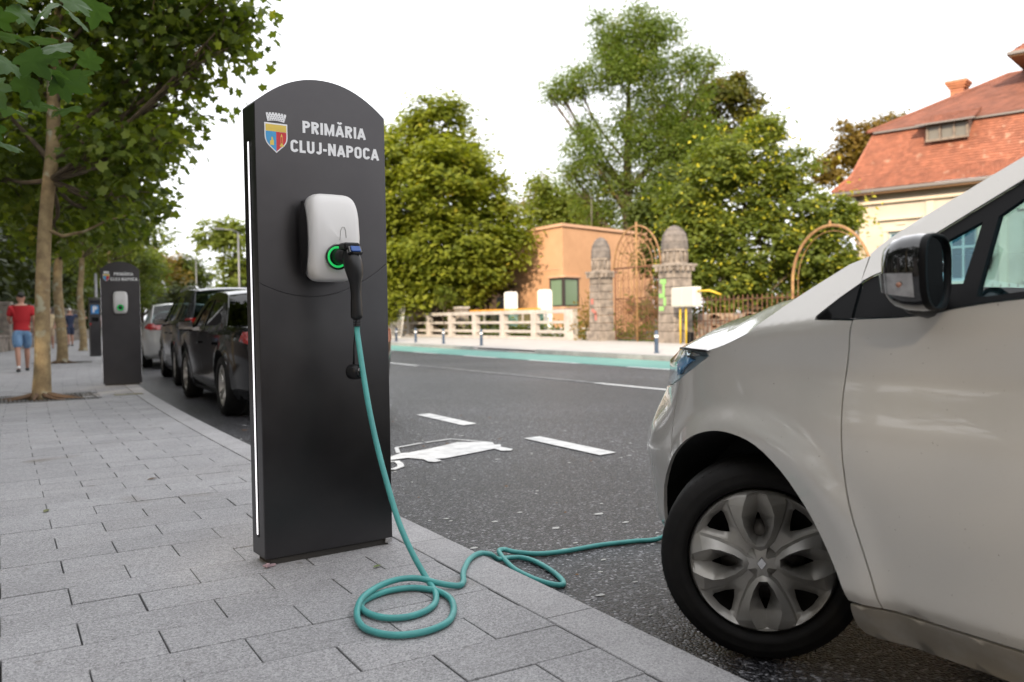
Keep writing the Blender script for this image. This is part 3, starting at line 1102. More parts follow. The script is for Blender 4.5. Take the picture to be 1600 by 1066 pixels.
# ================================================================= cars
silver_m = pmat('pearl_paint', (0.64, 0.615, 0.57), 0.24, metal=0.22, coat=1.0, spec=0.5, coords='obj', col2=(0.615, 0.59, 0.545), vscale=1.2, speck=((0.20, 0.17, 0.13), 130, 0.735))
dust_m = pmat('dusty_paint', (0.58, 0.555, 0.51), 0.36, metal=0.15, col2=(0.46, 0.42, 0.35), vscale=9, coat=0.35, coords='obj', thr=(0.45, 0.75))
carglass = glassmat('car_glass', (0.50, 0.70, 0.75))
darkglass = glassmat('dark_car_glass', (0.06, 0.07, 0.07))
trim_m = pmat('window_trim_black', (0.004, 0.004, 0.0045), 0.5, spec=0.12)
seal_m = pmat('rubber_seal', (0.012, 0.012, 0.013), 0.5)
int_m = pmat('cabin_plastic', (0.045, 0.085, 0.10), 0.6)
seat_m = pmat('seat_cloth', (0.07, 0.11, 0.12), 0.8)
chrome_m = pmat('chrome', (0.7, 0.7, 0.7), 0.12, metal=1.0)
redlamp_m = pmat('tail_lamp_red', (0.26, 0.008, 0.008), 0.12, coat=1.0)


def inside(p, poly):
    x, y = p
    c = False
    j = len(poly) - 1
    for i in range(len(poly)):
        xi, yi = poly[i]
        xj, yj = poly[j]
        if (yi > y) != (yj > y) and x < (xj - xi) * (y - yi) / (yj - yi) + xi: c = not c
        j = i
    return c


def resample(poly, s):
    out = []
    for a, b in zip(poly, poly[1:] + poly[:1]):
        n = max(1, int(math.hypot(b[0] - a[0], b[1] - a[1]) / s + .5))
        for k in range(n):
            out.append((a[0] + (b[0] - a[0]) * k / n, a[1] + (b[1] - a[1]) * k / n))
    return out


def smooth_line(P, n=4):
    return [(q[0], q[1]) for q in catmull([(a, b, 0) for a, b in P], n)]


def panel(name, fn, outer, m, parent, s=0.03, holes=(), lip=0.012, mirror=False, e=0.0, round_lip=0.0015):
    """A curved panel: the polygon outer (minus holes) in the surface's own (u, z), with its edges turned in."""
    o = resample(outer, s)
    hs_ = [resample(h, s) for h in holes]
    pts = list(o)
    loops = [list(range(len(o)))]
    for h in hs_:
        loops.append(list(range(len(pts), len(pts) + len(h))))
        pts += h
    us, zs_ = [p[0] for p in o], [p[1] for p in o]
    u = min(us) + s / 2
    row = 0
    while u < max(us):
        z = min(zs_) + s / 2 + (s / 2 if row % 2 else 0)
        while z < max(zs_):
            if inside((u, z), o) and not any(inside((u, z), h) for h in hs_):
                if all((u - q[0]) ** 2 + (z - q[1]) ** 2 > (0.45 * s) ** 2 for q in pts[:sum(len(l) for l in loops)] if abs(q[0] - u) < s):
                    pts.append((u, z))
            z += s
        u += s * 0.87
        row += 1
    edges = []
    for l in loops:
        edges += [(a, b) for a, b in zip(l, l[1:] + l[:1])]
    r = delaunay_2d_cdt([Vector(p) for p in pts], edges, [], 0, 1e-6)
    V2 = [(v.x, v.y) for v in r[0]]
    F = []
    for f in r[2]:
        c = (sum(V2[i][0] for i in f) / len(f), sum(V2[i][1] for i in f) / len(f))
        if inside(c, o) and not any(inside(c, h) for h in hs_): F.append(list(f))
    sg = -1 if mirror else 1
    P = [fn(a, b, e) for a, b in V2]
    P = [(p[0] * sg, p[1], p[2]) for p in P]
    mb = MB().add(P, F, True)
    if lip:
        for l in loops:
            q = [pts[i] for i in l]
            A = [fn(a, b, e) for a, b in q]
            B = [fn(a, b, e + lip) for a, b in q]
            V = [(p[0] * sg, p[1], p[2]) for p in A + B]
            n = len(q)
            mb.add(V, [[i, (i + 1) % n, n + (i + 1) % n, n + i] for i in range(n)], False)
    me = bpy.data.meshes.new(name)
    me.from_pydata(mb.v, [], mb.f)
    me.polygons.foreach_set('use_smooth', mb.sm)
    me.update()
    return link(name, me, m, parent)


def across(name, L, crown, m, parent, n=16, p=2.4, e=0.0, thick=0):
    """Surface from a left edge line to its mirror image, raised by crown in the middle (crown = number or (dy, dz) per point)."""
    P, F = [], []
    for i, q in enumerate(L):
        c = crown[i] if isinstance(crown, list) else crown
        dy, dz = c if isinstance(c, tuple) else (0.0, c)
        for k in range(n + 1):
            s = math.sin((-1 + 2 * k / n) * PI / 2)
            w = 1 - abs(s) ** p
            P.append((-q[0] * s * -1, q[1] + dy * w, q[2] + dz * w - e))
    for i in range(len(L) - 1):
        for k in range(n):
            a = i * (n + 1) + k
            F.append([a, a + 1, a + n + 2, a + n + 1])
    mb = MB().add(P, F, True)
    o = mb.build(name, m, parent)
    return o


# ---------------------------------------------------------------- the hatchback on the kerb
hb = thing('hatchback_car', 'pearl silver hatchback parked close up by the kerb, cable at its nose', 'car', (HATCH_X, HATCH_Y, HATCH_Z))
hfn = lambda u, z, e=0.0: hatch_surf(u, z, e)
LN = HATCH.L
shut = smooth_line([(0.905, 1.047), (0.914, 1.02), (0.921, .973), (0.9415, .874), (0.9425, .773), (.937, .63), (.917, .539), (.899, .482), (.873, .392), (.853, .302)], 3)
arch = smooth_line([(0.940, 0.302), (0.9653, 0.3704), (1.0139, 0.4723), (1.0569, 0.5427), (1.1285, 0.6252), (1.2204, 0.6867), (1.3146, 0.7097), (1.4079, 0.7085), (1.5168, 0.6775), (1.6286, 0.6154), (1.7325, 0.5408)], 3)
arch2 = [(1.7325, 0.5408), (1.769, 0.508), (1.812, .4535), (1.838, .38), (1.842, .30), (1.838, .20)]
sail_f = [(0.9076, 1.051), (1.0315, 1.0498), (1.0312, 1.0604), (.973, 1.1088), (.919, 1.1471)]
hseam = smooth_line([(1.17, 1.088), (1.2503, 1.0365), (1.2813, 1.0117), (1.3837, .9745), (1.4746, .9522)], 3)
fender = shut[::-1] + sail_f[1:] + [(.9227, 1.1788), (.9232, 1.2170), (0.9794, 1.1990), (1.0876, 1.138)] + hseam + \
    [(1.4556, .9383), (1.5375, .8945), (1.643, .8518), (1.655, .8109), (1.683, .7396), (1.690, .6816), (1.692, .5705)] + arch[::-1]
for mir in (False, True):
    panel('front_wing', hfn, fender, silver_m, hb, 0.022 if not mir else 0.05, mirror=mir)
    bump = [(1.697, .5665), (1.695, .6816), (1.688, .7396), (1.66, .8109), (1.648, .848), (1.80, .815), (1.9, .805), (2.15, .795), (LN - .001, .79), (LN - .001, .20), (2.2, .19), (1.95, .19)] + arch2[::-1]
    panel('front_bumper', hfn, bump, silver_m, hb, 0.03, mirror=mir)
    lamp = [(1.461, .9355), (1.4746, .9482), (1.575, .952), (1.75, .949), (1.95, .944), (2.2, .925), (2.15, .86), (2.02, .82), (1.9, .812), (1.80, .822), (1.648, .856), (1.5375, .9005)]
    lo = panel('headlight', hfn, lamp, pmat('lamp_housing', (0.55, 0.60, 0.64), 0.25, metal=.15), hb, 0.03, lip=0.0, e=0.035, mirror=mir)
    panel('lens', hfn, lamp, glassmat('lamp_glass', (0.85, 0.92, 0.95)), lo, 0.03, lip=0.03, mirror=mir)
    panel('reflector', hfn, [(1.58, .920), (1.66, .932), (1.84, .925), (1.86, .85), (1.74, .862)], pmat('lamp_blue', (0.06, 0.30, 0.62), 0.2), lo, 0.03, lip=0.01, e=0.022, mirror=mir)
    panel('chrome_strip', hfn, [(1.48, .935), (1.575, .945), (1.95, .94), (1.95, .928), (1.60, .932)], chrome_m, lo, 0.03, lip=0.01, e=0.015, mirror=mir)
    panel('grille', hfn, [(2.20, .92), (2.16, .80), (LN - .001, .795), (LN - .001, .915)], black_pl, hb, 0.04, lip=.01, e=0.01, mirror=mir)
    panel('hood_gap_seal', hfn, [(1.45, .9525), (1.4746, .957), (1.60, .961), (1.70, .958), (1.70, .952), (1.575, .9535), (1.4746, .950)], seal_m, hb, 0.03, lip=0.01, e=-0.004, mirror=mir)
    # door and rest of the flank
    belt = [(0.7717, 1.0528), (0.6913, 1.0584), (0.6264, 1.0725), (0.5553, 1.0827), (0.4685, 1.0915), (0.1, 1.115), (-.295, 1.135)]
    shut_d = [(a - .0045, b) for a, b in shut]
    fd = panel('front_door', hfn, [(0.9005, 1.0495)] + belt + [(-.30, .70), (-.285, .31)] + shut_d[::-1], silver_m, hb, 0.028 if not mir else .06, mirror=mir)
    panel('door_handle', hfn, [(-.02, .93), (-.20, .935), (-.20, .905), (-.02, .90)], silver_m, fd, 0.05, lip=.02, e=-0.03, mirror=mir)
    rear_arch = [(-1.30 + .385 * math.cos(t), .31 + .385 * math.sin(t)) for t in [PI * i / 12 for i in range(13)]]
    rd = [(-.304, 1.135), (-1.0, 1.19), (-1.6, 1.21), (-2.0, 1.16), (-LN + .001, 1.10), (-LN + .001, .22), (-1.9, .22), (-1.72, .26)] + rear_arch[::-1] + [(-.80, .31), (-.289, .31), (-.304, .70)]
    panel('rear_quarter', hfn, rd, silver_m, hb, 0.06, mirror=mir)
    sill = [(0.935, .2935), (0.945, .275), (0.955, .25), (.962, .215), (.945, .197), (.87, .190), (0, .188), (-.86, .19), (-.905, .30), (-.80, .303), (.849, .2955)]
    panel('sill', hfn, sill, dust_m, hb, 0.03, mirror=mir, e=-0.003)
    # A-pillar and roof rail
    top = smooth_line([(0.9232, 1.2213), (0.8791, 1.2603), (0.7853, 1.3163), (0.7052, 1.359), (0.5742, 1.4308), (0.42, 1.497), (0.2, 1.545), (-.3, 1.575), (-1.0, 1.55), (-1.55, 1.49)], 2)
    plow = [(0.919, 1.1505), (0.8937, 1.1631), (0.8441, 1.1812), (0.8177, 1.2229), (0.7459, 1.261), (0.6835, 1.2979), (0.6238, 1.3333), (0.5561, 1.373), (.42, 1.436), (.2, 1.48), (-.3, 1.51), (-1.0, 1.49), (-1.3, 1.42), (-1.5, 1.22)]
    panel('roof_pillar', hfn, plow + [(-1.9, 1.18), (-1.98, 1.2)] + top[::-1] + [(.919, 1.219)], silver_m, hb, 0.03 if not mir else .06, mirror=mir)
    # black triangle before the door, mirror base and window frame
    tri = [(0.911, 1.053), (1.0285, 1.0528), (1.0285, 1.0594), (.972, 1.1065), (.9215, 1.1435)]
    panel('corner_trim', hfn, tri, trim_m, hb, 0.03, mirror=mir, e=0.002)
    frame = [(0.9045, 1.0535), (0.915, 1.1470), (0.8937, 1.1590), (0.8441, 1.1765), (0.8177, 1.2185), (0.7459, 1.257), (0.6835, 1.2939), (0.6238, 1.3293), (0.5561, 1.369), (.42, 1.432), (.2, 1.476), (-.3, 1.506), (-1.0, 1.486), (-1.3, 1.416), (-1.49, 1.22), (-1.0, 1.197), (-.3, 1.142), (0.1, 1.1195), (0.4685, 1.0955), (0.5553, 1.0867), (0.6264, 1.0765), (0.6913, 1.0622), (0.7717, 1.0565)]
    quarter = [(0.748, 1.2180), (0.705, 1.2415), (0.6290, 1.2800), (0.6272, 1.1318), (0.70, 1.1312), (.745, 1.135)]
    win = [(0.5925, 1.2885), (0.5423, 1.3270), (0.41, 1.390), (.2, 1.435), (-.26, 1.462), (-.24, 1.165), (.1, 1.130), (0.4724, 1.1092), (0.5593, 1.1000), (0.5832, 1.1000), (0.5852, 1.1203)]
    rwin = [(-.36, 1.462), (-.95, 1.445), (-1.2, 1.385), (-1.33, 1.235), (-.34, 1.17)]
    fr_ = panel('window_frame', hfn, frame, trim_m, hb, 0.03, [quarter, win, rwin], mirror=mir, e=0.006, lip=0.02)
    for nm, pol in (('quarter_glass', quarter), ('window_glass', win), ('rear_window_glass', rwin)):
        panel(nm, hfn, pol, carglass, hb, 0.05, lip=0, mirror=mir, e=0.016)
# hood, windshield, roof, tail
HL = [hfn(a, b) for a, b in hseam] + [hfn(a, b) for a, b in [(1.56, .9575), (1.7, .9565), (1.9, .952), (2.1, .945), (2.35, .935), (2.6, .925), (LN - .02, .92)]]
hc = []
for i, q in enumerate(HL):
    hc.append((0.0, float(np.interp(q[1] if i else 1.10, [1.10, 1.17, 1.25, 1.28, 1.38, 1.47, 1.56, 1.68, 1.80, 1.95, 2.10], [.06, .07, .105, .125, .160, .150, .125, .070, .055, .035, .008]))))
hood = across('hood', HL, hc, silver_m, hb, 32, 5)
ws = [(1.17, 1.090), (1.0876, 1.142), (.9794, 1.203)] + top[0:14]
WL = [hfn(a, b, 0.012) for a, b in ws]
across('windshield', WL, [(0.10 - .004 * i, 0.02) for i in range(len(WL))], carglass, hb, 16, 2.2)
RL = [hfn(a, b, 0.004) for a, b in top[13:]]
across('roof', RL, 0.05, silver_m, hb, 16, 2.2)
TL = [RL[-1], hfn(-1.75, 1.35, .03), hfn(-1.98, 1.2, .02)]
across('rear_window', TL, [(-.03, .05), (-.05, .03), (-.02, 0)], carglass, hb, 12)
TL = [hfn(-1.98, 1.2, .02), hfn(-2.2, 1.12, 0), hfn(-LN + .01, 1.10, 0)]
across('tailgate', TL, [(-.02, 0), (0, .02), (0, 0)], silver_m, hb, 12)
# underside, wheel wells
MB().box((0, -0.05, 0.46), (1.02, 3.9, 0.50)).build('underbody', dark_m, hb)
for s in (-1, 1):
    for line_ in (arch + arch2[1:], [(-1.72, .2)] + rear_arch[::-1] + [(-.87, .2)]):
        P = []
        for u_, z_ in line_:
            q = hfn(u_, z_, .004)
            P += [(-s * q[0], q[1], q[2]), (s * .48, q[1] + (.06 if u_ > 1.6 else 0), q[2] + .01)]
        MB().add(P, [[2 * i, 2 * i + 1, 2 * i + 3, 2 * i + 2] for i in range(len(line_) - 1)], True).build('wheel_arch_liner', dark_m, hb)
mb = MB()
mb.box((0, 1.02, 0.80), (1.56, 0.06, 0.50))
mb.build('bulkhead', dark_m, hb)
mb = MB()
mb.box((0, 0.70, 0.93), (1.50, 0.56, 0.22), bev=0.06)
mb.build('dashboard', int_m, hb)
MB().box((0, -.3, .36), (1.5, 2.4, .04)).build('cabin_floor', dark_m, hb)
for s in (-1, 1):
    st = MB()
    st.box((s * .38, 0.02, 0.55), (0.50, 0.55, 0.16), bev=.05)
    so = st.build('seat', seat_m, hb)
    bk = MB().box((0, 0, 0.32), (0.48, 0.13, 0.64), bev=.05, taper=.85).build('backrest', seat_m, so, loc=(s * .38, -.27, .60), rot=(R(14), 0, 0))
    MB().box((0, 0, 0.76), (0.24, 0.09, 0.19), bev=.035).build('headrest', seat_m, so, loc=(s * .38, -.27, .60), rot=(R(14), 0, 0))
sw = MB()
sw.tube([(0.185 * math.cos(2 * PI * k / 24), 0, 0.185 * math.sin(2 * PI * k / 24)) for k in range(25)], .014, 8)
sw.box((0, 0.01, 0), (0.34, 0.02, 0.03))
sw.build('steering_wheel', black_pl, hb, loc=(-.38, .36, .93), rot=(R(-25), 0, 0))
MB().box((0, .46, 1.36), (0.22, .02, .07), bev=.008).build('rear_view_mirror', black_pl, hb)
# ---- exterior mirror
def make_mirror(side):
    # loft along world x-ish arm: cross-sections stacked along local y (front to back)
    secs = [(0.072, .008, .010, .006), (0.068, .040, .036, .004), (0.056, .074, .062, .0), (0.036, .095, .077, .0), (0.012, .104, .0845, 0), (-0.015, .107, .0865, 0), (-0.030, .105, .085, 0)]
    P, F = [], []
    N = 32
    for (y, a, b, dz) in secs:
        for k in range(N):
            th = 2 * PI * k / N
            c, s = math.cos(th), math.sin(th)
            e = 2 / 3.0
            x = a * math.copysign(abs(c) ** e, c)
            z = b * math.copysign(abs(s) ** e, s)
            x *= 1 + 0.10 * (s)          # wider at the top
            P.append((x, y, z + dz))
    for r in range(len(secs) - 1):
        for k in range(N):
            j = (k + 1) % N
            F.append([r * N + k, r * N + j, (r + 1) * N + j, (r + 1) * N + k])
    return P, F, N, secs


MP, MF, MN, MS = make_mirror(1)
for s in (-1, 1):
    mr_ = MB().add([(p[0], p[1], p[2]) for p in MP], MF, True).build('mirror_housing', black_gl, hb, loc=(s * 1.022, .637, 1.155), rot=(0, 0, s * R(-18)))
    rim = MB()
    Pq = [p for p in MP[-MN:]]
    V = []
    for k, sc_ in enumerate((1.0, 1.01, 0.93, 0.90)):
        yy = (-0.030, -0.043, -0.045, -0.031)[k]
        V += [(p[0] * sc_, yy, p[2] * sc_) for p in Pq]
    Fq = []
    for r_ in range(3):
        for k in range(MN):
            j = (k + 1) % MN
            Fq.append([r_ * MN + k, r_ * MN + j, (r_ + 1) * MN + j, (r_ + 1) * MN + k])
    rim.add(V, Fq, True).build('mirror_rim', trim_m, mr_)
    MB().add([(p[0] * .905, -.036, p[2] * .905) for p in Pq], [list(range(MN))]).build('mirror_glass', pmat('mirror_silver', (.55, .66, .68), .01, metal=1), mr_)
    # indicator lamp: slab following the housing's lower front
    V = []
    N2 = 13
    cols = []
    for i in range(N2):
        t = i / (N2 - 1)
        y = -0.022 + (0.062 + 0.022) * math.sin(t * PI / 2 * .90)
        a = float(np.interp(y, [q[0] for q in MS[::-1]], [q[1] for q in MS[::-1]]))
        for z in (-.004 + .004 * t, -.056 + .016 * t):
            bb = float(np.interp(y, [q[0] for q in MS[::-1]], [q[2] for q in MS[::-1]]))
            sn = -min(.97, abs(z) / bb) ** 1.5
            cc = max(0.05, 1 - abs(sn) ** 2) ** (1 / 3.0)
            V.append((s * (a * cc * (1 + .10 * sn) + .0050), y + .0035, z))
    Fq = [[2 * i, 2 * i + 1, 2 * i + 3, 2 * i + 2] for i in range(N2 - 1)]
    io = MB().add(V, Fq, True).build('turn_signal', pmat('clear_lamp', (.48, .47, .46), .12, coat=1, metal=.6, col2=(.30, .29, .28), vscale=30), mr_)
    MB().lathe([(0, 0.0025), (.004, .002), (.006, .0)], (0, 0, 0), 12).build('amber_bulb', pmat('amber', (.36, .17, .11), .3), io, loc=(s * .1075, .010, -.028), rot=(0, s * R(90), 0))
    # arm from the door frame
    MB().tube([(s * .86, .70, 1.085), (s * .92, .69, 1.088), (s * .97, .68, 1.090), (s * 1.00, .67, 1.095)], [.04, .034, .030, .02], 12).build('mirror_arm', black_pl, hb)

# ---- wheels
alloy_m = pmat('wheel_cover', (0.44, 0.43, 0.41), 0.40, metal=0.45, col2=(0.33, 0.31, 0.275), vscale=9, coords='obj', thr=(.3, .8))
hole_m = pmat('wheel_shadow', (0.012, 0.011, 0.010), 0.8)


def petal_cover(Rc=0.2235):
    """Eight-lobed wheel trim: four petals with a drop-shaped slot, facets falling to each slot, webs between. Axis +x is outward."""
    loops_pts, heights = [], []
    pts, edges, hh = [], [], []

    def addloop(P, closed=True):
        o = len(pts)
        for a, b, h in P:
            pts.append((a, b)); hh.append(h)
        n = len(P)
        for i in range(n if closed else n - 1):
            edges.append((o + i, o + (i + 1) % n))
        return [(p[0], p[1]) for p in P]

    holes = []
    outer = addloop([(math.cos(2 * PI * i / 96), math.sin(2 * PI * i / 96), -.022) for i in range(96)])
    addloop([(.955 * math.cos(2 * PI * i / 96), .955 * math.sin(2 * PI * i / 96), -.004) for i in range(96)])
    addloop([(.10 * math.cos(2 * PI * i / 20), .10 * math.sin(2 * PI * i / 20), .016) for i in range(20)])
    for q in range(4):
        t = q * PI / 2

        def rot(P):
            return [(a * math.cos(t) - b * math.sin(t), a * math.sin(t) + b * math.cos(t), h) for a, b, h in P]
        half = [(.165, 0.0, .012), (.20, .085, .012), (.28, .165, .012), (.40, .235, .010), (.55, .305, .006), (.70, .352, .002), (.80, .380, .0), (.868, .368, -.002)]
        outl = half + [(.90, .25, .0), (.930, .13, .004), (.938, .05, -.014)] + [(.938, -.05, -.014), (.930, -.13, .004), (.90, -.25, .0)] + [(a, -b, h) for a, b, h in half[::-1][:-1]]
        addloop(rot(outl))
        # web groove just outside the petal
        for sg in (1, -1):
            addloop(rot([(a + .012 - .02 * (a < .3), sg * (b + .030), -.012) for a, b, h in half[1:7]]), False)
        # ridge
        for sg in (1, -1):
            addloop(rot([(.24, sg * .055, .020), (.36, sg * .135, .026), (.52, sg * .195, .027), (.66, sg * .215, .024), (.78, sg * .185, .018), (.90, sg * .14, .008)]), False)
        hol = [(.335, 0, -.018), (.35, .045, -.018), (.40, .072, -.018), (.47, .077, -.018), (.54, .058, -.018), (.60, .034, -.016), (.67, .010, -.014)]
        H = hol + [(a, -b, h) for a, b, h in hol[::-1][:-1]]
        holes.append(addloop(rot(H)))
        addloop(rot([(.67, 0.0, -.018), (.92, 0, -.018)]), False)
        # triangular opening between the petals, near the rim
        c45 = t + PI / 4
        tri = [(.56, .0), (.66, .075), (.80, .150), (.845, .150), (.865, .0), (.845, -.150), (.80, -.150), (.66, -.075)]
        T = [(a * math.cos(c45) - b * math.sin(c45), a * math.sin(c45) + b * math.cos(c45), -.020) for a, b in tri]
        holes.append(addloop(T))
    r = delaunay_2d_cdt([Vector(p) for p in pts], edges, [], 0, 1e-5)
    V = []
    for i, v in enumerate(r[0]):
        src = r[3][i]
        if src: h = hh[src[0]]
        else: h = -.008
        V.append((h, v.x * Rc, v.y * Rc))
    F = []
    for f in r[2]:
        c = (sum(r[0][i].x for i in f) / 3, sum(r[0][i].y for i in f) / 3)
        if c[0] ** 2 + c[1] ** 2 < 1 and not any(inside(c, h) for h in holes): F.append(list(f))
    return V, F, holes


def make_wheel(parent, loc, steer, side, cover=None, rt=0.311, rc=0.2235, w=0.20, spokes=0, rim_m=None, n=56):
    """side -1: outer face looks to -x. Built with outward = +x, turned round for the left."""
    rz = steer + (PI if side < 0 else 0)
    wh = MB()
    prof = [(rc - .004, w * .10), (rc + .004, w * .47), (rc + .012, w * .50), (rc + .014, w * .515), (rc + .030, w * .535), (rc + .032, w * .527), (rt - .040, w * .545), (rt - .036, w * .535), (rt - .022, w * .50), (rt - .008, w * .43), (rt, w * .30), (rt + .001, 0), (rt, -w * .30), (rt - .008, -w * .43), (rt - .05, -w * .5), (rc, -w * .45)]
    wh.lathe([(r_, z_) for r_, z_ in prof], (0, 0, 0), n, axis='x')
    tyre = wh.build('wheel', rubber_m, parent, loc, (0, 0, rz))
    if n > 40:
        gr = MB()
        for k in range(72):
            a = 2 * PI * k / 72
            for sx_ in (.36, -.36, .12, -.12):
                c, s = math.cos(a), math.sin(a)
                x = sx_ * w
                rr = rt + .0004 - (.0035 if abs(sx_) > .3 else 0)
                gr.add([(x - .012, rr * math.cos(a - .008), rr * math.sin(a - .008)), (x + .012, rr * math.cos(a - .008), rr * math.sin(a - .008)), (x + .012, rr * math.cos(a + .008), rr * math.sin(a + .008)), (x - .012, rr * math.cos(a + .008), rr * math.sin(a + .008))], [[0, 1, 2, 3]])
        tag(gr.build('tread_groove', dark_m, tyre), kind='stuff')
    if n > 40: MB().lathe([(.055, w * .30), (.125, w * .30), (.125, w * .22)], (0, 0, 0), 32, axis='x').build('brake_disc', pmat('brake_steel', (.10, .09, .08), .5, metal=.8), tyre)
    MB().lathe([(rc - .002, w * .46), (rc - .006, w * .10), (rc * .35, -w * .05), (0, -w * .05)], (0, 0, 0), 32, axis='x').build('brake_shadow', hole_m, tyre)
    if cover:
        V, F, holes = cover
        c = MB().add(V, F, False).build('wheel_cover', alloy_m, tyre, loc=(w * .5 + .002, 0, 0), rot=(R(4), 0, 0))
        smooth_by_angle(c, 24)
        sol = c.modifiers.new('thick', 'SOLIDIFY'); sol.thickness = 0.007; sol.offset = -1
        MB().lathe([(.016, .0), (.016, .010), (.013, .013), (0, .013)], (0, 0, 0), 4, axis='x', sx=1.0, sy=1.35, smooth=False).build('badge', chrome_m, tyre, loc=(w * .5 + .008, 0, 0))
    else:
        rm = MB()
        rm.lathe([(rc, w * .44), (rc - .012, w * .46), (rc - .025, w * .36), (rc - .03, w * .1)], (0, 0, 0), 32, axis='x')
        rm.lathe([(.05, w * .28), (.045, w * .33), (0, w * .34)], (0, 0, 0), 16, axis='x')
        for k in range(spokes or 10):
            a = 2 * PI * k / (spokes or 10)
            for da in ((-.09, .09) if spokes == 5 else (0,)):
                a1 = a + da
                p0 = Vector((w * .30, .035 * math.cos(a1), .035 * math.sin(a1)))
                p1 = Vector((w * .40, (rc - .01) * math.cos(a1 + da * .8), (rc - .01) * math.sin(a1 + da * .8)))
                rm.tube([p0, (p0 + p1) / 2 + Vector((.006, 0, 0)), p1], [.014, .011, .012], 6)
        rm.build('rim', rim_m or chrome_m, tyre)
    return tyre


PC = petal_cover()
# outer face centre at world (1.98, 1.844, 0.213)
STE = R(42)
fx, fy = 1.98 - HATCH_X, 1.844 - HATCH_Y
ox, oy = -math.cos(STE), -math.sin(STE)
make_wheel(hb, (fx - ox * .10, fy - oy * .10, .311), STE, -1, PC)
make_wheel(hb, (.75, 1.31, .311), STE, 1, PC)
make_wheel(hb, (-.755, -1.30, .311), 0, -1, PC)
make_wheel(hb, (.755, -1.30, .311), 0, 1, PC)


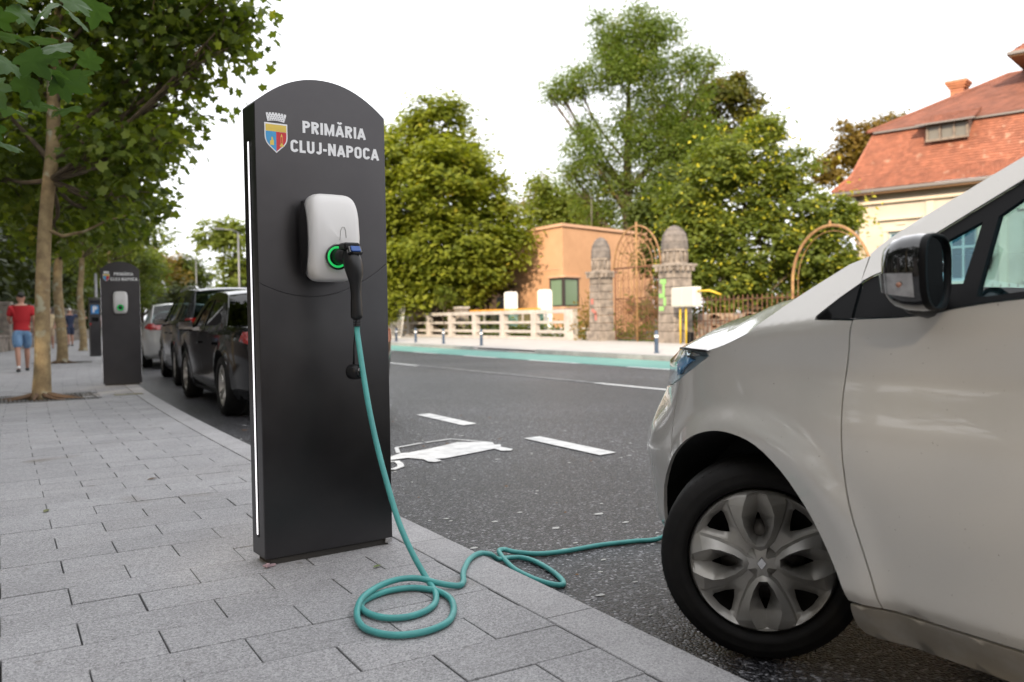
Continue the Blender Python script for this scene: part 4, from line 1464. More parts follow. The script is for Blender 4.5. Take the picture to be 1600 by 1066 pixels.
# ---------------------------------------------------------------- parked cars beyond the kiosk
def gcar(label, x, y, rz, L_, W, prof, belt, roofp, paint, glass=darkglass, wb=2.8, wr=.335, rim=None, rails=False, spokes=10, arch_c=None, tail='red', group='cars parked along the kerb', plate=True, body_n=5.5, badge=None):
    """Parked car seen from behind left. prof: lower top line of the body [(y, z)...] from tail to nose; roofp: greenhouse side points."""
    pl = Plan(W / 2, L_ / 2, body_n)
    g = thing('parked_car', label, 'car', (x, y, -0.09), rz, group)
    zb = belt

    def fn(u, z, e=0.0):
        X, Y, nx, ny = pl.at(u)
        d = 0.07 * (1 - sstep(.18, .34, z)) + .035 * sstep(.75, .3, z) + 0.02 * sstep(zb - .02, zb + .05, z)
        if z > zb: d += .42 * (z - zb)
        end = sstep(L_ / 2 - .35, L_ / 2 + .1, abs(u))
        d += end * (.16 * max(0, z - .6) if u < 0 else .6 * max(0, z - .55) ** 1.3)
        for yc in (wb / 2 + .03, -wb / 2 + .03):
            r_ = math.hypot(u - yc, z - wr)
            d -= .022 * sstep(wr + .14, wr + .07, r_) * sstep(wr - .05, wr + .05, r_)
        return (-(X - nx * (d + e)), Y - ny * (d + e), z)
    Lm = pl.L - .001
    topz = lambda u: float(np.interp(u, [p[0] for p in prof], [p[1] for p in prof]))
    us = list(np.linspace(-Lm, Lm, 46))
    outline = [(u, topz(u)) for u in us]
    low = [(Lm, .24), (L_ / 2 - .2, .20)]
    ra = wr + .065
    for yc in (wb / 2 + .03, -wb / 2 + .03):
        low += [(yc + ra, .21)] + [(yc + ra * math.cos(t), wr + ra * math.sin(t)) for t in [PI * i / 12 for i in range(13)]] + [(yc - ra, .21)]
    low += [(-L_ / 2 + .2, .24), (-Lm, .26)]
    for mir in (False, True):
        panel('body_side', fn, outline + low, paint, g, .075 if not mir else .13, mirror=mir)
        # greenhouse: body-coloured frame with glass
        fr = roofp['outer']
        panel('window_frame', fn, fr, paint, g, .08, roofp['holes'], lip=.02, mirror=mir)
        for h in roofp['holes']:
            panel('side_window', fn, h, glass, g, .15, lip=0, mirror=mir, e=.012)
        if roofp.get('chrome'):
            pass
        # tail lamp
        ty = -L_ / 2
        z1 = roofp.get('lampz', .80)
        lampm = redlamp_m
        panel('tail_light', fn, [(ty - .35, z1), (ty + .12, z1 + .01), (ty + .38, z1 + .06), (ty + .30, z1 + .16), (ty - .32, z1 + .17)], lampm, g, .06, lip=.02, mirror=mir, e=-.008)
        hy = L_ / 2
        panel('headlight', fn, [(hy + .3, .66), (hy - .1, .68), (hy - .38, .78), (hy + .1, .78)], glassmat('lamp_glass', (0.85, 0.92, 0.95)), g, .08, lip=.02, mirror=mir, e=-.006)
        panel('sill_trim', fn, [(-wb / 2 + .03 + ra + .02, .235), (wb / 2 + .03 - ra - .02, .235), (wb / 2 + .03 - ra - .02, .19), (-wb / 2 + .03 + ra + .02, .19)], black_pl, g, .1, lip=.02, mirror=mir, e=-.01)
        for dy in (roofp.get('doors', (1.0, 0.02, -.95))):
            panel('door_seam', fn, [(dy - .005, .26), (dy + .005, .26), (dy + .012, zb - .02), (dy + .002, zb - .02)], dark_m, g, .08, lip=0, mirror=mir, e=-.002)
        for dy in (.12, -.82):
            panel('door_handle', fn, [(dy, zb - .13), (dy - .19, zb - .125), (dy - .19, zb - .155), (dy, zb - .16)], roofp.get('handle', paint), g, .06, lip=.02, mirror=mir, e=-.03)
        s = 1 if mir else -1
        mh = MB().box((0, 0, 0), (.22, .13, .14), bev=.04).build('wing_mirror', roofp.get('mirror', paint), g, loc=(s * (W / 2 + .06), roofp.get('my', .78), zb + .07))
        MB().box((0, -.067, 0), (.18, .006, .10)).build('mirror_glass', chrome_m, mh)
    # top surfaces
    hoodL = [fn(u, topz(u)) for u in np.linspace(roofp['cowl'], Lm, 14)]
    across('hood', hoodL, [(0, .06 * (1 - i / 13) ** .5) for i in range(14)], paint, g, 10)
    dk = [fn(u, topz(u)) for u in np.linspace(-Lm, roofp['deck'], 8)]
    across('tailgate', dk, [(0, .01)] * 8, paint, g, 8)
    W_ = roofp['ws']; Rf = roofp['roof']; Rw = roofp['rw']
    across('windshield', [fn(a, b, .012) for a, b in W_], [(.10, .02)] * len(W_), glass, g, 10)
    across('roof', [fn(a, b, .004) for a, b in Rf], .045, paint, g, 10)
    across('rear_window', [fn(a, b, .012) for a, b in Rw], [(-.07, .02)] * len(Rw), glass, g, 10)
    MB().box((0, 0, .50), (W * .62, L_ * .9, .5)).build('underbody', dark_m, g)
    MB().box((0, -.1, .80), (W * .80, L_ * .5, .1)).build('cabin_floor', dark_m, g)
    for sx_, sy_ in ((-.36, .1), (.36, .1), (-.36, -.75), (.36, -.75)):
        MB().box((sx_, sy_, 1.0), (.46, .16, .55), bev=.05).build('seat', pmat('dark_seat', (.03, .03, .032), .8), g)
    for s in (-1, 1):
        for yc in (wb / 2 + .03, -wb / 2 + .03):
            P = []
            for k in range(13):
                a = PI * k / 12
                q = fn(yc + ra * math.cos(a), wr + ra * math.sin(a), .006)
                P += [(-s * q[0], q[1], q[2]), (s * (W / 2 - .34), q[1], q[2])]
            MB().add(P, [[2 * i, 2 * i + 1, 2 * i + 3, 2 * i + 2] for i in range(12)]).build('wheel_arch_liner', dark_m, g)
    if plate:
        MB().box((0, -L_ / 2 - .012, .68 if not rails else .80), (.52, .01, .11)).build('number_plate', white_pr, g)
    MB().box((0, -L_ / 2 - .004, .36), (W * .6, .03, .16), bev=.01).build('bumper_insert', black_pl, g)
    if rails:
        for s in (-1, 1):
            Rr = [fn(a, b + .0, .05) for a, b in Rf]
            pts = [(-s * p[0] * 1.0, p[1], p[2] + .055) for p in Rr[1:-1]]
            pts = [(-s * Rr[0][0], Rr[0][1], Rr[0][2] + .01)] + pts + [(-s * Rr[-1][0], Rr[-1][1], Rr[-1][2] + .01)]
            MB().tube(pts, .016, 8).build('roof_rail', roofp.get('railm', chrome_m), g)
    for s in (-1, 1):
        for yc in (wb / 2 + .03, -wb / 2 + .03):
            make_wheel(g, (s * (W / 2 - .125), yc, wr), 0, s, None, wr, wr * .69, .22, spokes, rim, 32)
    return g


def greenhouse(kind, zb, zt, cowl, deck, wtop, rtop, bp=0.0):
    """Outline of the cabin side: cowl/deck = y of the glass feet, wtop/rtop = y of the roof ends."""
    zr = zt
    outer = [(deck, zb + .0), (cowl, zb - .02), ((cowl + wtop) / 2 + .03, (zb + zt) / 2 + .03), (wtop + .10, zt - .05), (wtop - .12, zt), ((wtop + rtop) / 2, zt + .015), (rtop + .12, zt - .01), (rtop - .05, zt - .04), ((deck + rtop) / 2 - (.05 if kind == 'w' else .0), (zb + zt) / 2 + .03)]
    o2 = outer
    g_t = zt - .085
    b = zb + .04
    cw, rt_ = cowl - .22, deck + .18
    slope = lambda t: cowl - .16 + (wtop + .10 - cowl) * t
    fw = [(bp + .04, b), (cowl - .30, b - .01), (slope(.52), b + (g_t - b) * .55), (slope(.93), g_t - .01), (bp + .04, g_t + .01)]
    rear_e = rtop + .02 if kind == 's' else deck + .95
    rw = [(bp - .04, g_t + .01), (bp - .04, b), (min(deck + .55, rear_e) if kind == 's' else deck + .95, b + .01), (deck + .42 if kind == 's' else deck + .95, b + .05), (rtop + .10 if kind == 's' else deck + .97, g_t - .02)]
    holes = [fw, rw]
    if kind == 'w':
        holes.append([(deck + .88, g_t - .02), (deck + .88, b + .01), (deck + .30, b + .05), (deck + .22, b + .12), (rtop + .22, g_t - .05)])
    ws = [(cowl, zb - .02), ((cowl + wtop) / 2 + .03, (zb + zt) / 2 + .03), (wtop + .10, zt - .05)]
    rf = [(wtop + .10, zt - .05), (wtop - .12, zt), ((wtop + rtop) / 2, zt + .015), (rtop + .12, zt - .01), (rtop - .05, zt - .04)]
    rwn = [(rtop - .05, zt - .04), ((deck + rtop) / 2 - (.05 if kind == 'w' else .0), (zb + zt) / 2 + .03), (deck, zb)]
    return dict(outer=outer, holes=holes, ws=ws, roof=rf, rw=rwn, cowl=cowl, deck=deck, my=cowl - .28)


dark_paint = pmat('black_car_paint', (0.003, 0.003, 0.004), 0.10, spec=0.6)
grey_paint = pmat('graphite_car_paint', (0.028, 0.030, 0.033), 0.22, metal=.5, coat=0.4)
silver2 = pmat('silver_car_paint', (0.42, 0.42, 0.41), 0.3, metal=.5, coat=1.0)
alloy2 = pmat('bright_alloy', (0.55, 0.52, 0.48), 0.3, metal=.8)

gh = greenhouse('s', .98, 1.43, 1.02, -1.55, .30, -.85, -.05); gh['lampz'] = .80; gh['my'] = .80
gcar('black sedan right behind the near kiosk, alloy wheels, black wing mirror', 3.14, 11.42, R(-2.0), 4.92, 1.88, [(-9, .88), (-2.5, .90), (-2.3, 1.0), (-1.6, 1.03), (-1.0, .99), (.9, .95), (1.05, .955), (1.8, .88), (2.3, .78), (9, .66)], .96, gh, dark_paint, wb=2.78, wr=.345, rim=alloy2, spokes=5)
gh = greenhouse('w', 1.06, 1.62, 1.10, -2.18, .40, -1.90, -.05); gh['lampz'] = .98; gh['mirror'] = grey_paint
gcar('graphite estate car with roof rails and red tail light, parked beyond the black sedan', 3.57, 16.72, R(-4.5), 4.62, 1.86, [(-9, .95), (-2.4, 1.0), (-2.2, 1.06), (1.0, 1.0), (1.12, 1.04), (1.8, .95), (2.2, .82), (9, .68)], 1.03, gh, grey_paint, glass=glassmat('grey_glass', (.28, .34, .34)), wb=2.66, wr=.35, rim=alloy2, rails=True)
gh = greenhouse('w', 1.0, 1.50, 1.05, -2.15, .38, -1.80, -.05); gh['lampz'] = .90
gcar('light silver estate car with red tail light, third in the parked row', 4.0, 23.4, R(-7.5), 4.6, 1.80, [(-9, .90), (-2.4, .92), (-2.2, 1.0), (1.0, .94), (1.08, .97), (1.8, .9), (2.2, .78), (9, .66)], .97, gh, silver2, glass=glassmat('grey_glass', (.28, .34, .34)), wb=2.65, wr=.32, rim=alloy2)
gh = greenhouse('s', .95, 1.42, 1.0, -1.6, .30, -.95, -.05)
gcar('white sedan, farthest of the parked row', 5.15, 29.6, R(-9), 4.5, 1.78, [(-9, .90), (-2.2, .95), (-1.6, .98), (1.0, .92), (1.8, .85), (9, .66)], .94, gh, pmat('white_car_paint', (.65, .66, .68), .3, coat=1), wb=2.6, wr=.31, rim=alloy2)

# ================================================================= vegetation
CR = Vector((math.cos(YAW), -math.sin(YAW), 0))
CF = Vector((math.sin(YAW), math.cos(YAW), 0))
bark_plane = pmat('plane_bark', (0.36, 0.27, 0.14), 0.85, col2=(0.20, 0.14, 0.075), vscale=7, detail=5, bump=0.5, bscale=25, coords='obj', speck=[((0.36, 0.34, 0.24), 4.0, 0.58)])
bark_dark = pmat('dark_bark', (0.075, 0.055, 0.04), 0.9, col2=(0.04, 0.03, 0.022), vscale=8, bump=0.5)

LEAF_Q = (np.array([(-.5, 0, 0), (0, .30, .06), (.5, 0, 0), (0, -.30, .06)]), [(0, 1, 2, 3)])
LEAF_F = (np.array([(-.5, 0, 0), (-.15, .28, .07), (.3, .2, .05), (.55, 0, -.03), (.3, -.2, .05), (-.15, -.28, .07)]), [(0, 1, 2, 3), (0, 3, 4, 5)])
_l = []
for a_, r_ in ((180, .34), (148, .42), (118, .52), (95, .34), (64, .60), (36, .37), (0, .70), (-36, .37), (-64, .60), (-95, .34), (-118, .52), (-148, .42)):
    _l.append((r_ * math.cos(R(a_)), r_ * math.sin(R(a_)), .09 * abs(math.sin(R(a_))) * r_ * 2 - .05 * (r_ > .5)))
LEAF_L = (np.array(_l + [(-.08, 0, 0)]), [(i, (i + 1) % 12, 12) for i in range(12)])


def leaf_mesh(name, P, size, base, m, up=0.55, svar=0.35, out=None, droop=0.0):
    """P (N,3) positions -> one mesh of N leaves with random turns, biased to face up."""
    P = np.asarray(P, dtype=float)
    N = len(P)
    bv, bf = base
    n = rng.normal(size=(N, 3))
    n /= np.linalg.norm(n, axis=1)[:, None]
    n[:, 2] = np.abs(n[:, 2])
    n = n * (1 - up) + np.array([0, 0, 1.0]) * up
    if out is not None: n = n + out * 0.45
    n /= np.linalg.norm(n, axis=1)[:, None]
    t = rng.normal(size=(N, 3))
    t -= (t * n).sum(1)[:, None] * n
    t /= np.linalg.norm(t, axis=1)[:, None]
    b = np.cross(n, t)
    s = size * (1 + svar * (rng.random(N) * 2 - 1))
    V = P[:, None, :] + s[:, None, None] * (bv[None, :, 0:1] * t[:, None, :] + bv[None, :, 1:2] * b[:, None, :] + bv[None, :, 2:3] * n[:, None, :])
    V = V.reshape(-1, 3)
    k = len(bv)
    L = [len(f) for f in bf]
    loop = np.concatenate([np.array(f) for f in bf])
    loops = (loop[None, :] + (np.arange(N) * k)[:, None]).ravel()
    tot = np.tile(np.array(L), N)
    st = np.concatenate([[0], np.cumsum(tot)[:-1]])
    me = bpy.data.meshes.new(name)
    me.vertices.add(len(V))
    me.vertices.foreach_set('co', V.ravel())
    me.loops.add(len(loops))
    me.loops.foreach_set('vertex_index', loops.astype(np.int32))
    me.polygons.add(len(tot))
    me.polygons.foreach_set('loop_start', st.astype(np.int32))
    me.polygons.foreach_set('loop_total', tot.astype(np.int32))
    me.update(calc_edges=True)
    me.materials.append(m)
    return me


limb_m = pmat('limb_bark', (0.12, 0.09, 0.055), 0.9, col2=(0.07, 0.052, 0.035), vscale=8)


def blob_points(blobs, n, flat=0.6, clump=0.22, shell=0.5, cl_per=26):
    """Leaf positions: leaves sit in clumps, clumps sit in the outer part of each blob."""
    w = np.array([b[3] ** 2 for b in blobs]); w = w / w.sum()
    out, O, C = [], [], []
    for b, ww in zip(blobs, w):
        c = np.array(b[:3]); r = b[3]
        nl = int(n * ww)
        nc = max(4, nl // cl_per)
        d = rng.normal(size=(nc, 3)); d /= np.linalg.norm(d, axis=1)[:, None]
        rr = r * (shell + (1.05 - shell) * rng.random(nc) ** 0.7)
        d[:, 2] *= .85
        cc = c + d * rr[:, None]
        C.append(cc)
        idx = rng.integers(0, nc, nl)
        g = rng.normal(size=(nl, 3)) * clump * (0.6 + 0.8 * rng.random((nc, 1)))[idx]
        g[:, 2] *= flat
        out.append(cc[idx] + g)
        O.append(d[idx])
    return np.concatenate(out), np.concatenate(O), C


def tree(name, label, base, trunk, blobs, n, size, leafm, barkm, leaf=LEAF_F, clump=.25, flat=.55, shell=.5, up=.5, group=None, limbs=True, cl_per=26, tn=10, extra=None, limb_z=1.0, rise=.8):
    """trunk: [(lat, dep, z, r)]; blobs: [(lat, dep, z, r)] in metres from the base, lat to the right of the street view, dep away."""
    t = thing(name, label, 'tree', base, 0, group)
    tr = [(CR * a + CF * b + Vector((0, 0, z)), r) for a, b, z, r in trunk]
    tp = catmull([p for p, r in tr], 4)
    rs = np.interp(np.linspace(0, 1, len(tp)), np.linspace(0, 1, len(tr)), [r for p, r in tr]).tolist()
    rs[0] *= 1.35
    MB().tube(tp, rs, tn).build('trunk', barkm, t)
    B = [((CR * a + CF * b)[0], (CR * a + CF * b)[1], z, r) for a, b, z, r in blobs]
    P, O, C = blob_points(B, n, flat, clump, shell, cl_per)
    me = leaf_mesh('crown', P, size, leaf, leafm, up, out=O)
    cr_ = link('crown', me, None, t)
    if extra:
        k = rng.choice(len(P), extra[0], replace=False)
        Q = P[k] + O[k] * 0.55 + np.array([-.25, -.35, .12])
        me2 = leaf_mesh('blossom', Q, extra[1], LEAF_F, extra[2], .3)
        link('blossom', me2, None, t)
    if limbs:
        for b, cc in zip(B, C):
            z0 = max(limb_z, b[2] - max(b[3], rise * math.hypot(b[0], b[1])))
            j = min(range(len(tp)), key=lambda q: abs(tp[q].z - min(z0, tp[-1].z - .1)))
            s0 = tp[j]
            e0 = Vector(b[:3])
            mid = (s0 + e0) / 2 + Vector((random.uniform(-.2, .2), random.uniform(-.2, .2), -.12 * (e0 - s0).length * .5))
            r0_ = rs[j] * .45
            mb = MB()
            path = catmull([s0, mid, e0], 4)
            mb.tube(path, list(np.linspace(r0_, r0_ * .35, len(path))), 6)
            for q in range(min(9, len(cc))):
                p1 = Vector(cc[q])
                k = random.randint(len(path) // 2, len(path) - 1)
                pm_ = (path[k] + p1) / 2 + Vector((random.uniform(-.1, .1), random.uniform(-.1, .1), random.uniform(-.1, .05)))
                mb.tube([path[k], pm_, p1], [r0_ * .35, r0_ * .2, .008], 4, caps=False)
            mb.build('limb', limb_m, t)
    return t


lm_plane = leafmat('plane_leaf', (0.035, 0.07, 0.014), (0.17, 0.22, 0.032), (0.27, 0.28, 0.04), 0.55, .92)
lm_plane2 = leafmat('plane_leaf_far', (0.04, 0.065, 0.016), (0.14, 0.18, 0.032), (0.24, 0.20, 0.04), 0.48, .95)
lm_chest = leafmat('chestnut_leaf', (0.085, 0.125, 0.02), (0.30, 0.33, 0.045), (0.42, 0.36, 0.05), 0.52, .96)
lm_locust = leafmat('locust_leaf', (0.075, 0.135, 0.03), (0.19, 0.245, 0.05), (0.34, 0.23, 0.045), 0.55, .96)
lm_gold = leafmat('gold_rain_leaf', (0.085, 0.13, 0.03), (0.22, 0.26, 0.05), (0.32, 0.34, 0.06), 0.52, .95)
lm_bloss = leafmat('yellow_blossom', (0.36, 0.36, 0.04), (0.56, 0.50, 0.05), None, 0.4)
lm_light = leafmat('pale_green_leaf', (0.11, 0.16, 0.03), (0.24, 0.28, 0.06), None, 0.5)
lm_orange = leafmat('autumn_leaf', (0.13, 0.11, 0.03), (0.28, 0.19, 0.045), (0.38, 0.20, 0.05), 0.5, .95)
lm_dark = leafmat('dark_leaf', (0.018, 0.03, 0.010), (0.055, 0.07, 0.016), None, 0.3)


# nearest plane tree: crown over the pavement, trunk beside the kiosks
K1 = 117.0


def pb(px, py, r, d=0.0, x0=65.0, k=K1): return ((px - x0) / k, d, (507 - py) / k + .98, r / k)


B1 = [pb(-60, 80, 160, 0), pb(60, 20, 140, .6), pb(185, 30, 140, .2), pb(300, 40, 100, -.2), pb(375, 60, 52, -.3), pb(335, 110, 62, -.1), pb(240, 150, 95, .4), pb(345, 20, 60, .2), pb(130, 190, 100, 1.6),
      pb(10, 190, 120, 1.7), pb(-60, 250, 90, .8), pb(205, 240, 66, -.4), pb(268, 225, 36, -.2), pb(145, 280, 58, 1.5), pb(50, 300, 70, 2.0), pb(175, 318, 40, -.2), pb(-30, 350, 60, 1.4), pb(120, -120, 190, 0), pb(270, -90, 120, 0), pb(400, 40, 28, -.2)]
T1 = [(0, 0, -.03, .13), (.03, 0, .5, .100), (.06, 0, 1.4, .092), (.13, 0, 2.4, .085), (.26, 0, 3.4, .085), (.30, 0, 4.3, .08), (.42, 0, 5.4, .05), (.5, 0, 6.5, .02)]
t1 = tree('plane_tree', 'nearest plane tree on the pavement, pale flaking trunk rising from the first iron grate', (0.47, 13.12, 0), T1, B1, 15500, .118, lm_plane, bark_plane, LEAF_L, .17, .75, .25, .25, 'plane trees along the pavement', cl_per=16, tn=14, limb_z=2.9)
mb = MB()
mb.tube([CR * .16 + Vector((0, 0, 2.25)), CR * .35 + Vector((0, 0, 2.16)), CR * .65 + Vector((0, 0, 2.22)), CR * .95 + Vector((0, 0, 2.36)), CR * 1.2 + Vector((0, 0, 2.42))], [.03, .024, .018, .012, .006], 6)
mb.build('limb', bark_plane, t1)


def avenue(label, x, y, s, n, h0=2.6, lm=lm_plane2, size=.2):
    bl = []
    for q in range(11):
        a = q * 2.4
        rr = (0.9 + 1.2 * random.random()) * s
        bl.append((rr * math.cos(a), rr * math.sin(a), (h0 + 1.0 + 3.2 * random.random()) * s, (.9 + .5 * random.random()) * s))
    bl.append((0, 0, (h0 + 4.6) * s, 1.3 * s))
    tk = [(0, 0, -.03, .15 * s), (.02, 0, .6, .125 * s), (-.06, 0, 2.0, .115 * s), (.05, 0, 3.4, .09 * s), (0, 0, 6, .03)]
    return tree('plane_tree', label, (x, y, 0), tk, bl, n, size, lm, bark_plane, LEAF_F, .26, .7, .35, .3, 'plane trees along the pavement', cl_per=20, limb_z=2.7)


avenue('second plane tree along the pavement, trunk standing in the farther iron grate', 1.38, 24.8, 1.0, 9000)
avenue('third plane tree, thin yellowish trunk just before the parking meter', 2.68, 35.5, 1.0, 8000)
avenue('fourth plane tree along the pavement, its trunk hidden low behind the parking meter', 4.75, 46.5, 1.0, 6000, lm=lm_light)
avenue('farthest plane tree of the pavement row, pale green crown above the parked cars', 7.0, 58, 1.05, 5000, lm=lm_plane2)
# near branch of a plane tree that stands beside the camera
nt_ = thing('plane_tree', 'plane tree whose big near leaves hang before the nearest trunk', 'tree', (-2.2, 1.6, 0), 0, 'plane trees along the pavement')
MB().tube([(0, 0, -.03), (.02, .05, 1.2), (.05, .15, 2.4), (.0, .3, 3.6), (-.1, .4, 5)], [.17, .13, .12, .10, .05], 12).build('trunk', bark_plane, nt_)
mb = MB()
br = catmull([(.02, .3, 3.4), (.7, 1.2, 3.7), (1.35, 2.1, 3.6), (1.8, 2.6, 3.3), (2.1, 2.95, 3.0)], 5)
mb.tube(br, list(np.linspace(.05, .008, len(br))), 8)
mb.build('limb', bark_dark, nt_)
near_m = leafmat('near_leaf', (0.025, 0.065, 0.018), (0.055, 0.115, 0.028), None, .35)
me_l = []
for v_ in range(6):
    P, F = [(0, 0, 0)], []
    out_ = []
    for i in range(12):
        r0_, a0_ = math.hypot(*LEAF_L[0][i][:2]), math.atan2(LEAF_L[0][i][1], LEAF_L[0][i][0])
        r1_, a1_ = math.hypot(*LEAF_L[0][(i + 1) % 12][:2]), math.atan2(LEAF_L[0][(i + 1) % 12][1], LEAF_L[0][(i + 1) % 12][0])
        da = (a1_ - a0_ + PI) % (2 * PI) - PI
        out_.append((r0_, a0_))
        out_.append(((r0_ + r1_) / 2 * random.uniform(.98, 1.08), a0_ + da * .45))
        out_.append(((r0_ * .4 + r1_ * .6) * .93, a0_ + da * .62))
    n_ = len(out_)
    for fr_ in (.33, .66, 1.0):
        for r_, a_ in out_:
            rr_ = r_ * fr_
            x_, y_ = rr_ * math.cos(a_), rr_ * math.sin(a_)
            z_ = -.35 * rr_ ** 2 + .16 * abs(y_) - .05 * math.cos(5 * a_) * rr_ + random.uniform(-.012, .012) * (fr_ > .9)
            P.append((x_, y_, z_))
    F = [[0, 1 + k, 1 + (k + 1) % n_] for k in range(n_)]
    for q in range(2):
        F += [[1 + q * n_ + k, 1 + (q + 1) * n_ + k, 1 + (q + 1) * n_ + (k + 1) % n_, 1 + q * n_ + (k + 1) % n_] for k in range(n_)]
    sc_ = random.uniform(.14, .19)
    me_ = mesh('leaf', [(p[0] * sc_, p[1] * sc_, p[2] * sc_) for p in P], F, True)
    me_.materials.append(near_m)
    me_l.append(me_)


def camp(px, py, D):
    r = fwd * FPX + cx_ * (px - 800) - cy_ * (py - 533)
    r = r * (D / (r.x * CF.x + r.y * CF.y))
    return Vector((r.x, r.y, r.z + EYE))


near = [(20, 60, 4.2), (62, 62, 4.3), (95, 50, 4.6), (120, 30, 4.5), (12, 100, 4.0), (40, 135, 4.1), (80, 112, 4.1), (100, 130, 4.2), (78, 90, 4.4), (60, 165, 4.2), (110, 172, 4.3), (15, 170, 4.4), (-10, 140, 4.2), (5, 225, 4.3), (140, 95, 4.9), (128, 120, 4.6),
        (30, 20, 4.4), (75, 15, 4.5), (115, 5, 4.3), (150, 15, 4.8), (-5, 30, 4.2), (20, -10, 4.4), (-15, 200, 4.2), (90, 75, 4.0), (50, 95, 3.9)]
random.seed(11)
for i, (px, py, D) in enumerate(near):
    p = camp(px, py, D) - Vector((-2.2, 1.6, 0))
    rot = (random.uniform(-.9, .9), random.uniform(-.9, .9), random.uniform(0, 6.28))
    o = link('leaf', me_l[i % 6], None, nt_, p, rot)
    k = min(br, key=lambda q: (Vector(q) - p).length)
    if (Vector(k) - p).length < .5:
        MB().tube([k, (Vector(k) + p) / 2 + Vector((0, 0, .03)), p], [.005, .003, .002], 5).build('twig', bark_dark, nt_)


# park side behind the left wall (one mass; unseen stretch added for reflections, thickened to block the sun)
pts = []
for q in range(110):
    y = -22 + q * 1.25
    for z, r, dx in ((1.6, 1.6, 0), (3.2, 1.9, -.4), (5.0, 2.0, -.8), (7.0, 2.2, -1.6), (9.6, 2.0, -2.2)):
        pts.append((-5.4 + dx + bend(y) + random.uniform(-1, .6), y + random.uniform(-.8, .8), z + random.uniform(-.6, .6), r * random.uniform(.7, 1.2)))
P, O, C = blob_points(pts, 120000, .7, .42, .15, 30)
o = link('park_thicket', leaf_mesh('park_thicket', P, .42, LEAF_Q, lm_dark, .35, out=O))
tag(o, kind='stuff')
mb = MB()
for q in range(40):
    y = -20 + q * 3.1
    x = -6.2 + bend(y) + random.uniform(-.6, .6)
    mb.tube([(x, y, -.1), (x + .1, y, 2.5), (x - .1, y + .2, 5.5)], [.16, .12, .05], 6)
tag(mb.build('park_trunk', bark_dark), kind='stuff')

# far trees closing the street on the left
FT = [('tall green tree closing the street beyond the plane trees', (9.0, 84), 8.5, 3.6, lm_plane2), ('yellow-green tree behind the farther kiosk', (12.0, 90), 9.5, 4.0, lm_light),
      ('rust-tinted tree just left of the parked cars', (14.6, 96), 9.2, 4.0, lm_orange), ('green tree beside the rust-tinted one, above the silver car', (17.6, 98), 8.2, 3.6, lm_plane2),
      ('round yellowish tree beside the edge of the near kiosk, above the black sedan', (14.9, 64.5), 8.6, 2.6, lm_light), ('low dark green tree behind the parked cars', (14.0, 78), 4.2, 2.6, lm_dark),
      ('dense green tree filling the far end of the pavement', (3.5, 72), 9.0, 4.4, lm_plane2), ('dark tree by the far bend of the wall', (-1.0, 62), 8.5, 4.2, lm_dark)]
for lab, (x, y), h, r, lm in FT:
    bl = [(random.uniform(-.6, .6) * r, random.uniform(-.4, .4) * r, h * random.uniform(.35, .9), r * random.uniform(.35, .55)) for _ in range(9)]
    tree('broadleaf_tree', lab, (x, y, -.1), [(0, 0, 0, .25), (0, 0, h * .4, .2), (.2, 0, h * .8, .08)], bl, 4500, .40, lm, bark_dark, LEAF_Q, .35, .7, .3, .4, 'far trees at the end of the street', True, 20, 6)
for i, (px, h, w) in enumerate([(320, 5.8, 1.5), (300, 4.4, 1.2), (275, 4.6, 1.4)]):
    base = camp(px, 500, 92); base.z = -.1
    t = thing('conifer_tree', ['tallest of the small conifers on the skyline above the graphite car', 'thin low conifer next to the tallest one', 'broad conifer beside the rust-tinted tree'][i], 'tree', base, 0, 'conifers on the skyline')
    MB().tube([(0, 0, 0), (0, 0, h)], [.15, .03], 6).build('trunk', bark_dark, t)
    P = []
    for q in range(900):
        z = random.random() ** 1.0
        rr = w * (1 - z) * (0.4 + .6 * ((z * 7) % 1)) * random.random() ** .5
        a = random.uniform(0, 6.28)
        P.append((rr * math.cos(a), rr * math.sin(a), h * (.12 + .9 * z) - .15 * rr))
    link('crown', leaf_mesh('crown', P, .3, LEAF_Q, lm_orange if i == 2 else lm_plane2, .3), None, t)

# ---- trees on the far side


def far_tree(name, label, px, D, blobs, n, size, leafm, trunk_r=.3, leaf=LEAF_F, top=.8, fork=None, **kw):
    """blobs are given as seen from the street: (lateral px, height px, radius px) around the trunk foot."""
    base = camp(px, 500, D)
    base.z = -.1
    k = FPX / D
    hz = 496 - .016 * (px - 800)
    bl = [((bx - px) / k, random.uniform(-.55, .55) * r_ / k * 1.2, (hz - by) / k + .98 + .1, r_ / k) for bx, by, r_ in blobs]
    H = max(b[2] for b in bl)
    if fork:
        pass
    tk = [(0, 0, 0, trunk_r), (.05, 0, H * .2, trunk_r * .85), (-.1, 0, H * .45, trunk_r * .6), (.1, 0, H * top, trunk_r * .2)]
    return tree(name, label, base, tk, bl, n, size, leafm, bark_dark, leaf, **kw)


